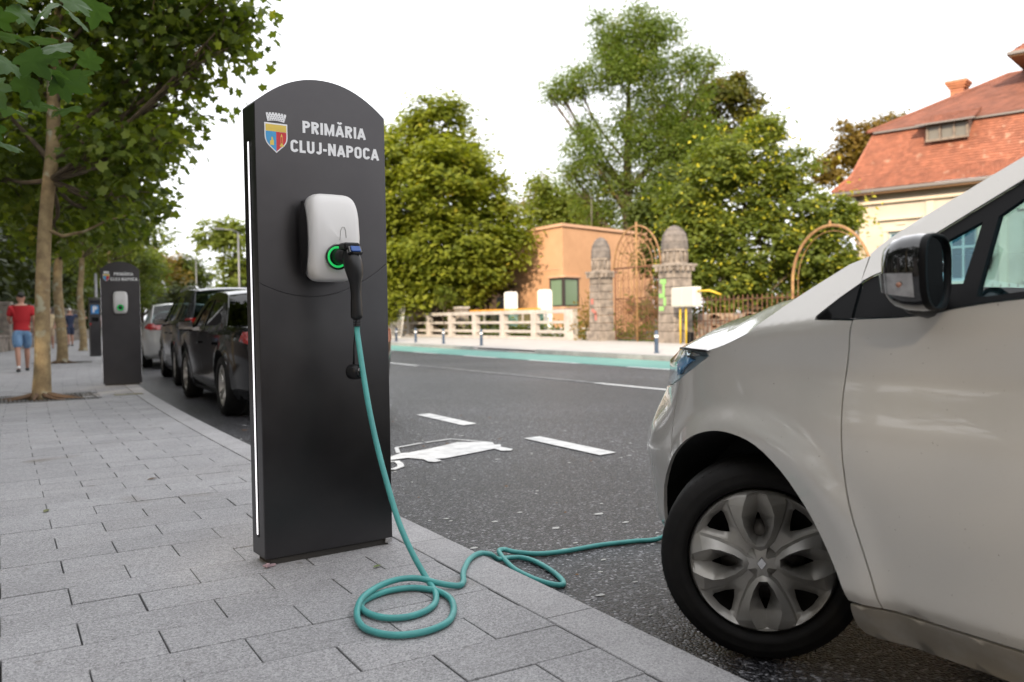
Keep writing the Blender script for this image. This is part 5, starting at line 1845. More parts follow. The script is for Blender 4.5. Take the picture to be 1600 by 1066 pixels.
far_tree('chestnut_tree', 'big round horse chestnut tree behind the concrete railing, next to the orange building', 682, 47.5,
         [(690, 205, 52), (640, 230, 55), (605, 260, 50), (730, 250, 45), (700, 290, 70), (630, 320, 75), (570, 330, 60), (760, 310, 42), (785, 345, 34), (740, 370, 60), (670, 390, 75), (600, 410, 65), (790, 400, 30), (745, 430, 45), (690, 450, 50), (620, 460, 45), (815, 372, 22), (665, 178, 24), (705, 172, 16), (560, 440, 45), (770, 285, 20)],
         56000, .29, lm_chest, .35, clump=.42, flat=.55, shell=.45, up=.55, cl_per=46)
far_tree('locust_tree', 'tallest tree, airy open crown with visible dark limbs, rising behind the iron gate', 985, 54,
         [(1000, 60, 42), (955, 70, 34), (1040, 62, 36), (905, 130, 36), (960, 125, 40), (1020, 120, 45), (1080, 110, 32), (1120, 105, 14), (880, 145, 22), (1040, 165, 36), (920, 245, 42), (960, 290, 46), (900, 270, 26), (1010, 230, 46), (990, 190, 40), (1055, 220, 40), (920, 200, 26), (1020, 300, 45), (930, 330, 34), (1090, 160, 26), (1000, 30, 20), (940, 38, 16), (865, 150, 12), (1085, 255, 42), (1060, 320, 46), (1000, 350, 40), (1100, 215, 30), (985, 95, 36)],
         78000, .18, lm_locust, .50, leaf=LEAF_Q, clump=.44, flat=.7, shell=.2, up=.35, cl_per=30, top=.80, rise=1.3, limb_z=3.5)
far_tree('broadleaf_tree', 'green tree with a rust-tinted top standing behind the yellow-flowering tree', 1130, 58,
         [(1150, 145, 30), (1120, 160, 28), (1170, 180, 26), (1100, 200, 45), (1150, 215, 40), (1080, 240, 40), (1050, 190, 22), (1185, 160, 10), (1060, 280, 50), (1120, 130, 16), (1160, 125, 14), (1200, 215, 22)], 16000, .30, leafmat('rust_top_leaf', (0.06, 0.085, 0.022), (0.18, 0.17, 0.04), (0.36, 0.18, 0.045), .48, .88), .3, clump=.34, shell=.3, group='trees behind the far gate')
far_tree('golden_rain_tree', 'wide leafy tree dotted with yellow blossom, right of the iron gate', 1165, 36,
         [(1180, 235, 44), (1125, 260, 50), (1240, 270, 44), (1085, 310, 46), (1160, 310, 62), (1240, 330, 60), (1290, 345, 40), (1100, 370, 55), (1180, 390, 66), (1260, 400, 58), (1310, 400, 36), (1075, 420, 40), (1130, 445, 50), (1210, 460, 46), (1290, 455, 40), (1320, 340, 22), (1200, 205, 22), (1060, 350, 24), (1330, 440, 26)],
         46000, .20, lm_gold, .2, clump=.22, flat=.6, shell=.5, up=.5, cl_per=34, extra=(1700, .15, lm_bloss))
far_tree('broadleaf_tree', 'small yellow-brown tree peeping out beside the villa roof', 1350, 62, [(1370, 205, 26), (1340, 215, 26), (1395, 195, 18), (1320, 245, 26), (1355, 255, 30), (1320, 200, 10), (1290, 270, 26)], 6000, .34, lm_orange, .2, leaf=LEAF_Q, clump=.35, shell=.3, group='trees behind the far gate')
far_tree('broadleaf_tree', 'pale green tree with feathery top over the roof of the orange building', 862, 64, [(850, 300, 22), (875, 320, 30), (845, 340, 26), (900, 330, 36), (935, 345, 26), (880, 350, 30), (826, 350, 14)], 9000, .34, lm_light, .2, leaf=LEAF_Q, clump=.4, flat=1.3, shell=.2, group='trees behind the far gate')
far_tree('broadleaf_tree', 'bare-tipped brownish tree in the gap beside the orange building', 840, 80, [(840, 290, 14), (855, 300, 14), (830, 320, 16), (860, 330, 18)], 1500, .34, lm_orange, .2, leaf=LEAF_Q, clump=.5, shell=.2, group='trees behind the far gate')
far_tree('broadleaf_tree', 'dark bushy tree behind the right gate pillar', 1050, 43, [(1050, 300, 40), (1030, 340, 36), (1075, 340, 44), (1040, 400, 44), (1080, 400, 40), (1010, 330, 24), (1060, 450, 36)], 12000, .24, leafmat('deep_green_leaf', (0.045, 0.07, 0.018), (0.12, 0.155, 0.03), None, .45), .2, clump=.3, shell=.4, group='trees behind the far gate')  # deeper green than the crowns around it
far_tree('broadleaf_tree', 'low dark bushy tree at the foot of the orange building', 765, 50, [(760, 440, 24), (735, 460, 28), (785, 450, 14)], 2500, .24, lm_dark, .15, clump=.3, shell=.4, leaf=LEAF_Q, group='trees behind the far gate')
far_tree('broadleaf_tree', 'slim young sapling behind the railing, in front of the chestnut', 695, 45.5, [(695, 455, 14), (688, 470, 10), (704, 466, 10)], 700, .14, lm_light, .04, clump=.15, shell=.2, leaf=LEAF_Q, group='trees behind the far gate')
# woods and shrubs that close the background
P = []
for a in np.linspace(0, 1, 60):
    x, y = 26 + 60 * a, 96 - 66 * a
    P.append((x, y, 2.0 + random.uniform(0, 2.0), 3.0))
for a in np.linspace(0, 1, 40):
    P.append((24 + 20 * a, 52 - 26 * a, 1.0 + random.uniform(0, .6), 1.2))
Q, O, C = blob_points(P, 26000, .7, .5, .5, 30)
tag(link('far_wood', leaf_mesh('far_wood', Q, .5, LEAF_Q, lm_plane2, .4, out=O)), kind='stuff')
Q = []
for i in range(5200):
    y = random.uniform(8, 46)
    Q.append((20.75 + abs(random.gauss(0, .6)), y, abs(random.gauss(.25, .3))))
tag(link('weeds', leaf_mesh('weeds', Q, .16, LEAF_Q, lm_gold, .1), None), kind='stuff')
sh = thing('shrub', 'wispy dry shrub between the railing end and the left gate pillar', 'shrub', (20.7, 28.4, 0))
P = [(random.gauss(0, .3), random.gauss(0, .4), abs(random.gauss(.7, .5))) for _ in range(700)]
link('foliage', leaf_mesh('foliage', P, .12, LEAF_Q, lm_orange, .2), None, sh)
mb = MB()
for q in range(14):
    a, b = random.gauss(0, .35), random.gauss(0, .45)
    mb.tube([(0, 0, 0), (a * .5, b * .5, .7), (a, b, random.uniform(1, 1.9))], [.012, .008, .004], 4)
mb.build('stem', bark_dark, sh)

# ================================================================= buildings and street edge
stone_m = pmat('weathered_stone', (0.34, 0.29, 0.25), 0.9, col2=(0.14, 0.12, 0.105), vscale=3.5, bump=0.6, bscale=18, detail=6)
stone_d = pmat('dark_stone', (0.20, 0.175, 0.16), 0.9, col2=(0.10, 0.09, 0.085), vscale=4, bump=0.6, bscale=18)
rust_m = pmat('rusty_iron', (0.20, 0.085, 0.04), 0.85, col2=(0.11, 0.055, 0.035), vscale=6)
gold_m = pmat('faded_yellow_iron', (0.36, 0.22, 0.09), 0.7, col2=(0.20, 0.10, 0.05), vscale=5)
conc_m = pmat('railing_concrete', (0.50, 0.46, 0.43), 0.85, col2=(0.38, 0.35, 0.33), vscale=2.5)
orange_m = pmat('orange_render', (0.62, 0.36, 0.21), 0.9, col2=(0.53, 0.30, 0.17), vscale=0.8, detail=7)
cream_m = pmat('cream_render', (0.56, 0.50, 0.43), 0.9, col2=(0.48, 0.42, 0.36), detail=7, vscale=0.9)
pane_m = pmat('window_pane', (0.05, 0.08, 0.08), 0.06, spec=.8)
tile_m = vary(pmat('roof_tile', (0.33, 0.125, 0.075), 0.85, col2=(0.26, 0.10, 0.062), vscale=1.6, detail=7, thr=(.4, .6), speck=((0.38, 0.21, 0.145), 2.6, 0.64)), .16)
tile_d = vary(pmat('old_roof_tile', (0.26, 0.105, 0.07), 0.85, col2=(0.20, 0.085, 0.06), vscale=1.5), .2)
gutter_m = pmat('zinc_gutter', (0.22, 0.20, 0.19), 0.5, metal=.4)
green_pane = pmat('green_tinted_pane', (0.20, 0.29, 0.20), 0.1, spec=.8)
frame_dark = pmat('dark_window_frame', (0.05, 0.04, 0.04), 0.5)


def pillar(label, y, w, h):
    t = thing('gate_pillar', label, 'pillar', (20.45, y, 0), 0, 'stone pillars of the old gate')
    MB().box((0, 0, .18), (w * 1.05, w * 1.05, .42)).build('plinth', stone_m, t)
    s = MB()
    zs = .39
    n = 7
    for i in range(n):
        hh = (h * .62 - .39) / n
        MB().box((0, 0, zs + hh / 2), (w * .86 * (1 - .008 * i), w * .86 * (1 - .008 * i), hh - .012), bev=.02).build('stone_block', stone_m, t)
        zs += hh
    zc = h * .62
    c = MB()
    c.box((0, 0, zc + .05), (w * .95, w * .95, .10))
    c.box((0, 0, zc + .15), (w * 1.12, w * 1.12, .10), bev=.02)
    for sx in (-1, 1):
        for q in (-.36, -.12, .12, .36):
            c.box((sx * w * .52, q * w, zc + .03), (.09, .10, .16))
            c.box((q * w, sx * w * .52, zc + .03), (.10, .09, .16))
    c.build('cornice', stone_m, t)
    a = MB()
    a.lathe([(w * .46, 0), (w * .46, .06), (w * .38, .07), (w * .38, .42), (w * .47, .44), (w * .47, .52)], (0, 0, zc + .20), 12, smooth=False)
    for k in range(12):
        an = 2 * PI * (k + .5) / 12
        a.tube([(w * .43 * math.cos(an), w * .43 * math.sin(an), zc + .25), (w * .43 * math.cos(an), w * .43 * math.sin(an), zc + .62)], .035, 6)
    a.build('lantern_drum', stone_m, t)
    zd = zc + .72
    hd = h - zd
    pr = [(w * .47, 0), (w * .46, hd * .3), (w * .42, hd * .55), (w * .32, hd * .78), (w * .16, hd * .94), (0, hd)]
    d = MB()
    for i in range(len(pr) - 1):
        d.lathe([(pr[i][0] + .015, pr[i][1]), (pr[i + 1][0] + .0, pr[i + 1][1])], (0, 0, zd), 16, smooth=False)
    d.build('dome', stone_d, t)
    return t


p_a = pillar('shorter domed stone gate pillar on the railing side, pink paint smear on its shaft', 27.25, .82, 4.08)
p_b = pillar('taller domed stone gate pillar with green graffiti, beside the meter cabinet', 22.95, 1.0, 4.12)
graf = pmat('green_graffiti', (0.25, 0.52, 0.16), 0.7)
for i, (dy, z, w, hh) in enumerate([(.12, 2.15, .30, .16), (.10, 1.9, .12, .35), (.2, 1.65, .28, .14), (.05, 1.45, .12, .3), (.22, 1.2, .24, .14)]):
    MB().box((-.438, dy, z), (.006, w, hh), bev=0).build('graffiti', graf, p_b)
for (dy, z, w, hh, a) in [(.12, 1.55, .16, .22, 0), (0.0, 1.15, .34, .12, .5), (-.1, .95, .12, .3, 0)]:
    MB().box((0, 0, 0), (.006, w, hh)).build('graffiti', pmat('red_graffiti', (.45, .16, .13), .7), p_a, loc=(-.362, dy, z), rot=(a, 0, 0))

g = thing('iron_gate', 'tall rusty wrought iron gate with a round arched top between the two domed pillars', 'gate', (20.45, 25.05, 0))
yc = 0


def arcp(r, z0, n=22, sq=1.12): return [(0, r * math.cos(PI * k / n), z0 + r * sq * math.sin(PI * k / n)) for k in range(n + 1)]


MB().tube(arcp(1.36, 2.78), .035, 6).build('arch_frame', gold_m, g)
for r_ in (1.12, .92, .50, .34):
    MB().tube(arcp(r_, 2.78), .018 if r_ != .5 else .03, 5).build('arch_bar', gold_m, g)
for k in range(1, 12):
    a = PI * k / 12
    if k == 6: continue
    MB().tube([(0, .5 * math.cos(a), 2.78 + .56 * math.sin(a)), (0, 1.34 * math.cos(a), 2.78 + 1.5 * math.sin(a))], .012, 5).build('arch_spoke', rust_m, g)
MB().tube([(0, 0, -.05), (0, 0, 4.45)], .045, 8).build('centre_post', gold_m, g)
MB().tube([(0, -1.40, 2.78), (0, 1.40, 2.78)], .035, 6).build('transom', rust_m, g)
for s in (-1, 1):
    lf_ = MB()
    lf_.tube([(0, s * 1.30, .05), (0, s * 1.30, 2.78)], .03, 6)
    lf_.tube([(0, s * .06, 1.62), (0, s * 1.30, 1.62)], .022, 6)
    lf_.tube([(0, s * .06, .12), (0, s * 1.30, .12)], .022, 6)
    leaf_o = lf_.build('gate_leaf', rust_m, g)
    for q in range(7):
        y_ = s * (.15 + q * .165)
        MB().tube([(0, y_, .1), (0, y_, 2.78 if q % 2 == 0 else 1.62)], .013, 5).build('bar', rust_m, leaf_o)
    MB().tube([(0, s * (.62 + .38 * math.cos(t_)), 1.62 + 1.0 * math.sin(t_)) for t_ in np.linspace(0, PI, 14)], .02, 5).build('leaf_arch', gold_m, leaf_o)
    lat = MB()
    for q in range(8):
        z0 = .15 + q * .18
        lat.tube([(0.012, s * .08, z0), (0.012, s * 1.26, min(1.6, z0 + .75))], .008, 4)
        lat.tube([(0.018, s * 1.26, z0), (0.018, s * .08, min(1.6, z0 + .75))], .008, 4)
    tag(lat.build('lattice', rust_m, leaf_o), kind='stuff')
sc_ = MB()
for s in (-1, 1):
    for q in range(4):
        for z0, rr_ in ((.35, .13), (.75, .13), (1.2, .13), (1.95, .10), (2.4, .10)):
            yy_ = s * (.23 + q * .28)
            sc_.tube([(.02, yy_ + rr_ * math.cos(t_), z0 + rr_ * math.sin(t_)) for t_ in np.linspace(0, 2 * PI, 11)], .010, 4, caps=False)
tag(sc_.build('scroll', rust_m, g), kind='stuff')

# rusty fence with rubble wall right of the gate
fw = thing('garden_wall', 'low crumbling rubble wall running on behind the meter cabinet', 'wall', (20.75, 14.8, 0))
mb = MB()
MB().box((0, 0, .5), (.30, 14.4, 1.0)).build('core', stone_m, fw)
mb = MB()
for q in range(160):
    mb.box((-.16, random.uniform(-7.1, 7.1), random.uniform(.1, .95)), (.08, random.uniform(.2, .5), random.uniform(.1, .22)), bev=.02)
tag(mb.build('rubble_stone', vary(pmat('rubble', (0.36, 0.27, 0.19), 0.9, col2=(.25, .19, .14), vscale=3), .2), fw), kind='stuff')
fn_ = thing('iron_fence', 'rusty iron fence of crossed bars standing right of the taller pillar', 'fence', (20.4, 14.8, 0))
for z in (.15, .75, 1.45):
    MB().tube([(0, -7.2, z), (0, 7.2, z)], .022, 6).build('rail', rust_m, fn_)
bar_me = None
for q in range(72):
    y = -7.1 + q * .2
    if bar_me is None:
        o = MB().tube([(0, 0, 0), (0, 0, 1.58)], .014, 5).build('bar', rust_m, fn_)
        bar_me = o.data
        o.location = (0, y, 0)
    else:
        link('bar', bar_me, None, fn_, (0, y, 0))
la = MB()
for q in range(34):
    y = -7.1 + q * .42
    la.tube([(.02, y, .15), (.02, y + .5, .75)], .009, 4)
    la.tube([(.03, y + .5, .15), (.03, y, .75)], .009, 4)
tag(la.build('lattice', rust_m, fn_), kind='stuff')
ho = thing('arched_frame', 'pale orange iron arch rising above the fence in front of the flowering tree', 'arch', (20.4, 16.35, 0))
MB().tube([(0, -1.35, 0), (0, -1.35, 1.7)] + [(0, 1.35 * math.cos(t_) * -1, 1.9 + 1.55 * math.sin(t_)) for t_ in np.linspace(0, PI, 24)] + [(0, 1.35, 1.7), (0, 1.35, 0)], .045, 8).build('tube', gold_m, ho)
MB().tube([(0.06, -1.2, 0), (0.06, -1.2, 1.7)] + [(0.06, 1.2 * math.cos(t_) * -1, 1.9 + 1.4 * math.sin(t_)) for t_ in np.linspace(0, PI, 24)] + [(0.06, 1.2, 1.7), (0.06, 1.2, 0)], .012, 6).build('inner_tube', gold_m, ho)
MB().lathe([(0, 0), (.05, .05), (.03, .12), (0, .16)], (0, 0, 3.46), 8).build('finial', gold_m, ho)

eb = thing('meter_cabinet', 'grey-white electrical meter cabinet on yellow pipes in front of the taller pillar', 'cabinet', (19.6, 21.45, 0))
MB().box((0, 0, 1.56), (.35, 1.1, .66), bev=.03).build('cabinet', pmat('cabinet_grey', (.55, .55, .50), .6), eb)
MB().box((-.18, .28, 1.56), (.015, .48, .58)).build('door', pmat('cabinet_door', (.50, .50, .46), .6), eb)
MB().box((-.18, -.26, 1.56), (.015, .48, .58)).build('door', pmat('cabinet_door', (.50, .50, .46), .6), eb)
yp = pmat('yellow_pipe', (.60, .42, .03), .5)
for dy in (.30, .02):
    MB().tube([(0, dy, 0), (0, dy, 1.24)], .032, 8).build('pipe', yp, eb)
MB().tube([(0, -.5, 1.74), (0, -1.1, 1.74), (0.3, -1.3, 1.6)], .035, 8).build('pipe', yp, eb)
MB().box((.1, -.05, .2), (.2, .2, .4), bev=.02).build('valve', black_pl, eb)

# bollards
bol_m = pmat('bollard_blue', (0.04, 0.07, 0.12), .4)
proto = None
BL = [(14.5, 17.0, 'bollard closest to the silver car, standing alone on the far pavement'), (14.6, 26.5, 'second bollard from the right on the far pavement, before the railing'),
      (14.75, 29.8, 'bollard midway along the concrete railing on the far pavement'), (14.9, 32.7, 'bollard next to the last one toward the mesh panel'), (15.1, 35.2, 'farthest bollard, at the edge of the near kiosk')]
for i, (x, y, lab) in enumerate(BL):
    if proto is None:
        t = thing('bollard', lab, 'bollard', (x, y, 0), 0, 'dark blue bollards on the far pavement')
        MB().lathe([(.052, -.02), (.052, .50), (.048, .56), (.02, .585), (0, .587)], (0, 0, 0), 14).build('post', bol_m, t)
        MB().lathe([(.0535, .40), (.0545, .405), (.0545, .465), (.0535, .47)], (0, 0, 0), 14).build('reflective_band', white_pr, t)
        MB().lathe([(.09, -.0), (.09, .008), (.05, .012)], (0, 0, 0), 14).build('base_plate', bol_m, t)
        proto = t
    else:
        t = copy_tree(proto); t.location = (x, y, 0); t['label'] = lab

# concrete railing
rl = thing('concrete_railing', 'pale concrete railing with three horizontal bars along the back of the far pavement', 'railing', (20.4, 29.3, 0))
ys_ = [0.0, 2.75, 5.5, 8.25, 10.9, 13.6, 16.2, 18.6]
for i, y in enumerate(ys_):
    w = .62 if i == 0 else .34
    MB().box((0, y, .60), (.30, w, 1.36 if i == 0 else 1.15), bev=.02).build('post', conc_m, rl)
for a, b in zip(ys_, ys_[1:]):
    for z, hh, d in ((1.20, .17, .34), (.74, .12, .2), (.33, .13, .2)):
        MB().box((0.001, (a + b) / 2 + (.0 if z > 1 else 0), z + (.0015 if z > 1 else 0)), (d - .02, b - a - (.35 if z < 1 or a > 0 else .64), hh), bev=.015).build('rail', conc_m, rl)
MB().box((0.05, 9.3, .04), (.45, 19.4, .14)).build('kerb_base', conc_m, rl)
for i, y in enumerate((36.8, 33.7)):
    t = thing('white_post', ['white square post behind the railing, nearer the chestnut tree', 'white square post behind the railing, in front of the orange building window'][i], 'post', (22.0, y, 0), 0, 'white posts behind the railing')
    MB().box((0, 0, 1.08), (.50, .52, 2.2), bev=.015).build('shaft', white_pr if False else pmat('post_white', (.80, .78, .75), .7), t)
    MB().box((0, 0, 2.20), (.44, .46, .10), bev=.02).build('cap', pmat('post_white', (.80, .78, .75), .7), t)
    for q in range(4):
        MB().box((-.252, 0, .5 + q * .5), (.004, .50, .012)).build('joint', conc_m, t)
lw = thing('low_white_wall', 'low whitish retaining wall and bench slab seen through the concrete railing', 'wall', (22.3, 34.5, 0))
MB().box((0, 0, .22), (.5, 9.0, .46), bev=.02).build('wall', pmat('post_white', (.80, .78, .75), .7), lw)
MB().box((-.3, 1.0, .50), (.9, 3.4, .09), bev=.01).build('bench_slab', conc_m, lw)
gb = thing('glass_barrier', 'low glass barrier behind the concrete railing, below the orange bar', 'barrier', (21.6, 37.5, 0))
for q in range(4):
    MB().box((0, -3.4 + q * 1.9, .75), (.02, 1.7, .9)).build('pane', glassmat('barrier_glass', (.55, .68, .66)), gb)
    MB().box((0, -4.35 + q * 1.9, .65), (.06, .06, 1.3)).build('post', conc_m, gb)
MB().box((0, 0, 1.36), (.08, 8.0, .07)).build('orange_rail', pmat('orange_bar', (.75, .36, .04), .5), gb)
for i, y in enumerate((40.6, 46.2)):
    t = thing('stone_post', ['squat sand-coloured stone post behind the railing under the chestnut', 'sand-coloured stone post at the far end of the railing'][i], 'post', (21.2, y, 0), 0, 'stone posts behind the railing')
    MB().box((0, 0, .75), (.5, .7, 1.5), bev=.03).build('shaft', stone_m, t)
    MB().box((0, 0, 1.53), (.6, .8, .12), bev=.02).build('cap', conc_m, t)
mp = thing('mesh_panel', 'leaning white-framed mesh fence panel beside the edge of the near kiosk', 'fence panel', (19.0, 44.2, 0))
A_, B_, C_, D_ = (0, 1.5, .0), (0, -.6, .0), (0, -1.35, 2.45), (0, 1.3, 2.35)
wfr = pmat('white_tube', (.75, .75, .75), .5)
for a, b in ((A_, B_), (B_, C_), (C_, D_), (D_, A_)):
    MB().tube([a, b], .035, 6).build('frame_tube', wfr, mp)
me = MB()
for q in range(1, 16):
    t_ = q / 16
    L2 = lambda p, r_, s_: tuple(p[i] + (r_[i] - p[i]) * s_ for i in range(3))
    me.tube([L2(A_, B_, t_), L2(D_, C_, t_)], .008, 4)
    me.tube([L2(A_, D_, t_), L2(B_, C_, t_)], .008, 4)
tag(me.build('mesh_wire', wfr, mp), kind='stuff')
MB().add([(.02, 1.45, .9), (.02, -.75, .9), (.02, -1.3, 2.4), (.02, 1.3, 2.3)], [[0, 1, 2, 3]]).build('tarpaulin', glassmat('debris_net', (.35, .42, .30), .5), mp)
tf = thing('timber_fence', 'low tan picket fence behind the mesh panel', 'fence', (21.4, 50.5, 0))
for q in range(28):
    MB().box((0, -3.4 + q * .26, .5), (.03, .14, 1.0)).build('picket', pmat('tan_wood', (.36, .24, .14), .8), tf)
MB().box((.03, 0, .8), (.03, 7.2, .08)).build('rail', pmat('tan_wood', (.36, .24, .14), .8), tf)

# ---- orange building
ob = thing('orange_building', 'low flat-roofed orange rendered building with a corner window, behind the gate', 'building', (26.0, 38.0, 0), 0)
fa = (math.sin(R(72)), math.cos(R(72)))
H = 5.8
A0 = (0, 0); A1 = (9 * fa[0], 9 * fa[1]); A2 = (A1[0] - 1.5, A1[1] + 15); A3 = (0, 15)
wb_ = MB()
# left face with the window opening (y 0..1.25, z 1.53..3.04), right face with opening 0..1.3
def facewall(mb, p, q, z0, z1):
    mb.add([(p[0], p[1], z0), (q[0], q[1], z0), (q[0], q[1], z1), (p[0], p[1], z1)], [[0, 1, 2, 3]])
lp = lambda p, q, t: (p[0] + (q[0] - p[0]) * t, p[1] + (q[1] - p[1]) * t)
for P0_, P1_, wlen, tot in ((A0, A3, 1.25, 15), (A0, A1, 1.30, 9)):
    k = lp(P0_, P1_, wlen / tot)
    facewall(wb_, P0_, k, 0, 1.53); facewall(wb_, P0_, k, 3.04, H); facewall(wb_, k, P1_, 0, H)
facewall(wb_, A1, A2, 0, H); facewall(wb_, A2, A3, 0, H)
wb_.build('wall', orange_m, ob)
MB().prism([A0, A1, A2, A3], H - .01, H + .0, 'xy').build('flat_roof', gutter_m, ob)
co = MB().prism([(-.12, -.14), (A1[0] + .1, A1[1] - .12), (A2[0], A2[1] + .1), (-.12, 15.1)], H, H + .16, 'xy').build('cornice', pmat('cornice_pink', (.62, .38, .25), .8), ob)
wd = MB()
win_o = None
for P0_, P1_, wlen, tot, sgn in ((A0, A3, 1.25, 15, 1), (A0, A1, 1.30, 9, -1)):
    k = lp(P0_, P1_, wlen / tot)
    dx, dy = (P1_[0] - P0_[0]) / tot, (P1_[1] - P0_[1]) / tot
    nx, ny = (dy, -dx) if sgn < 0 else (-dy, dx)
    fr = MB()
    mid = lp(P0_, k, .5)
    rz = math.atan2(dy, dx)
    for z in (1.56, 3.01):
        fr.box((mid[0] - nx * .06 * 0, mid[1], z), (wlen, .12, .07), rz=rz)
    for t_ in (.97, .03):
        c_ = lp(P0_, k, t_)
        fr.box((c_[0], c_[1], 2.285), (.09, .12, 1.38), rz=rz)
    f_o = fr.build('window', frame_dark, ob)
    MB().box((mid[0], mid[1], 2.285), (wlen * .9, .03, 1.38), rz=rz).build('pane', green_pane, f_o)
    MB().box((mid[0], mid[1], 3.13), (wlen + .25, .18, .10), rz=rz).build('lintel', pmat('cornice_pink', (.62, .38, .25), .8), ob)
    MB().box((mid[0], mid[1], 1.46), (wlen + .25, .18, .10), rz=rz).build('sill', pmat('cornice_pink', (.62, .38, .25), .8), ob)
MB().box((0, 7.6, 3.55), (.05, 14.5, .05)).build('wall_band', pmat('cornice_pink', (.62, .38, .25), .8), ob)
MB().box((-.9, 5.6, 4.25), (1.8, 4.4, .14), bev=.03).build('canopy', pmat('canopy_metal', (.50, .50, .52), .4, metal=.4), ob)
MB().box((-.02, 6.3, 1.1), (.06, 1.6, 2.2)).build('door', frame_dark, ob)
MB().box((-.03, 11, 2.0), (.08, 2.0, 1.5)).build('window', frame_dark, ob)
at_ = MB().tube([(4.5, 3.5, H), (4.5, 3.5, H + 2.2)], .02, 5).build('antenna', gutter_m, ob)

# ---- villa
vs, vg = Vector((.292, -.956, 0)), Vector((.956, .292, 0))
VP = Vector((36.1, 27.4, 0))
vl = thing('villa', 'cream villa with a steep red tiled mansard roof, dormer and brick chimney', 'building', VP, 0)


def V3(s, g_, z): 
    p = vs * s + vg * g_
    return (p.x, p.y, z)


LEN, DEP = 22, 13
mb = MB()
WN = [(2.1, 1.15), (4.75, 1.15), (8.0, 1.15), (11.2, 1.15)]
zs0, zs1 = 2.3, 4.75
edges_s = [0]
for c_, w_ in WN: edges_s += [c_ - w_ / 2, c_ + w_ / 2]
edges_s.append(LEN)
for i in range(len(edges_s) - 1):
    a, b = edges_s[i], edges_s[i + 1]
    if i % 2 == 0: mb.add([V3(a, 0, 0), V3(b, 0, 0), V3(b, 0, 6.75), V3(a, 0, 6.75)], [[0, 1, 2, 3]])
    else:
        mb.add([V3(a, 0, 0), V3(b, 0, 0), V3(b, 0, zs0), V3(a, 0, zs0)], [[0, 1, 2, 3]])
        mb.add([V3(a, 0, zs1), V3(b, 0, zs1), V3(b, 0, 6.75), V3(a, 0, 6.75)], [[0, 1, 2, 3]])
        mb.add([V3(a, 0, zs0), V3(a, 0, zs1), V3(a, .25, zs1), V3(a, .25, zs0)], [[0, 1, 2, 3]])
        mb.add([V3(b, 0, zs0), V3(b, 0, zs1), V3(b, .25, zs1), V3(b, .25, zs0)], [[0, 1, 2, 3]])
mb.add([V3(0, 0, 0), V3(0, DEP, 0), V3(0, DEP, 6.75), V3(0, 0, 6.75)], [[0, 1, 2, 3]])
mb.add([V3(0, DEP, 0), V3(LEN, DEP, 0), V3(LEN, DEP, 6.75), V3(0, DEP, 6.75)], [[0, 1, 2, 3]])
mb.add([V3(LEN, 0, 0), V3(LEN, DEP, 0), V3(LEN, DEP, 6.75), V3(LEN, 0, 6.75)], [[0, 1, 2, 3]])
mb.build('wall', cream_m, vl)
rzv = math.atan2(vs.y, vs.x)


def vbox(s, g_, z, d, **kw):
    p = V3(s, g_, z)
    return MB().box(p, d, rz=rzv, **kw)


frame_blue = pmat('pale_blue_frame', (.38, .48, .52), .6)
blue_pane = pmat('blue_pane', (.06, .13, .19), .08, spec=.8)
for c_, w_ in WN:
    f = MB()
    for ds in (-w_ / 2 + .05, 0, w_ / 2 - .05): f.box(V3(c_ + ds, .15, (zs0 + zs1) / 2), (.09, .08, zs1 - zs0 - .02), rz=rzv)
    for z in (zs0 + .05, zs0 + 1.55, zs1 - .05): f.box(V3(c_, .149, z), (w_ - .02, .07, .09), rz=rzv)
    fo = f.build('window', frame_blue, vl)
    for ds in (-w_ / 4, w_ / 4):
        for z0, z1 in ((zs0 + .1, zs0 + 1.5), (zs0 + 1.6, zs1 - .1)):
            MB().box(V3(c_ + ds, .18, (z0 + z1) / 2), (w_ / 2 - .12, .02, z1 - z0), rz=rzv).build('pane', blue_pane, fo)
    sr = MB()
    sr.box(V3(c_, -.06, zs0 - .08), (w_ + .5, .2, .14), rz=rzv)
    for ds in (-w_ / 2 - .14, w_ / 2 + .14): sr.box(V3(c_ + ds, -.03, (zs0 + zs1) / 2), (.18, .09, zs1 - zs0), rz=rzv)
    sr.box(V3(c_, -.03, zs1 + .12), (w_ + .5, .1, .2), rz=rzv)
    sr.box(V3(c_, -.08, zs1 + .62), (w_ + .8, .22, .12), rz=rzv)
    sr.box(V3(c_, -.03, zs1 + .38), (.4, .1, .12), rz=rzv)
    sr.build('window_surround', pmat('cream_trim', (.62, .54, .44), .85), vl)
for s_ in (.35, 3.4, 6.4, 9.6, 12.8):
    vbox(s_, -.035, 3.1, (.34, .07, 5.9)).build('pilaster', pmat('cream_trim', (.62, .54, .44), .85), vl)
vbox(LEN / 2 - .1, -.10, 6.2, (LEN + .3, .2, .14)).build('string_course', pmat('cream_trim', (.62, .54, .44), .85), vl)
vbox(LEN / 2 - .2, -.40, 6.60, (LEN + 1.0, .75, .10)).build('soffit', pmat('soffit_wood', (.22, .13, .07), .8), vl)
vbox(LEN / 2 - .2, -.80, 6.70, (LEN + 1.2, .14, .14)).build('gutter', gutter_m, vl)
vbox(-.80, DEP / 2 - .5, 6.70, (.14, DEP + .4, .14)).build('gutter', gutter_m, vl)
vbox(.12, -.10, 3.3, (.10, .10, 6.6)).build('downpipe', gutter_m, vl)


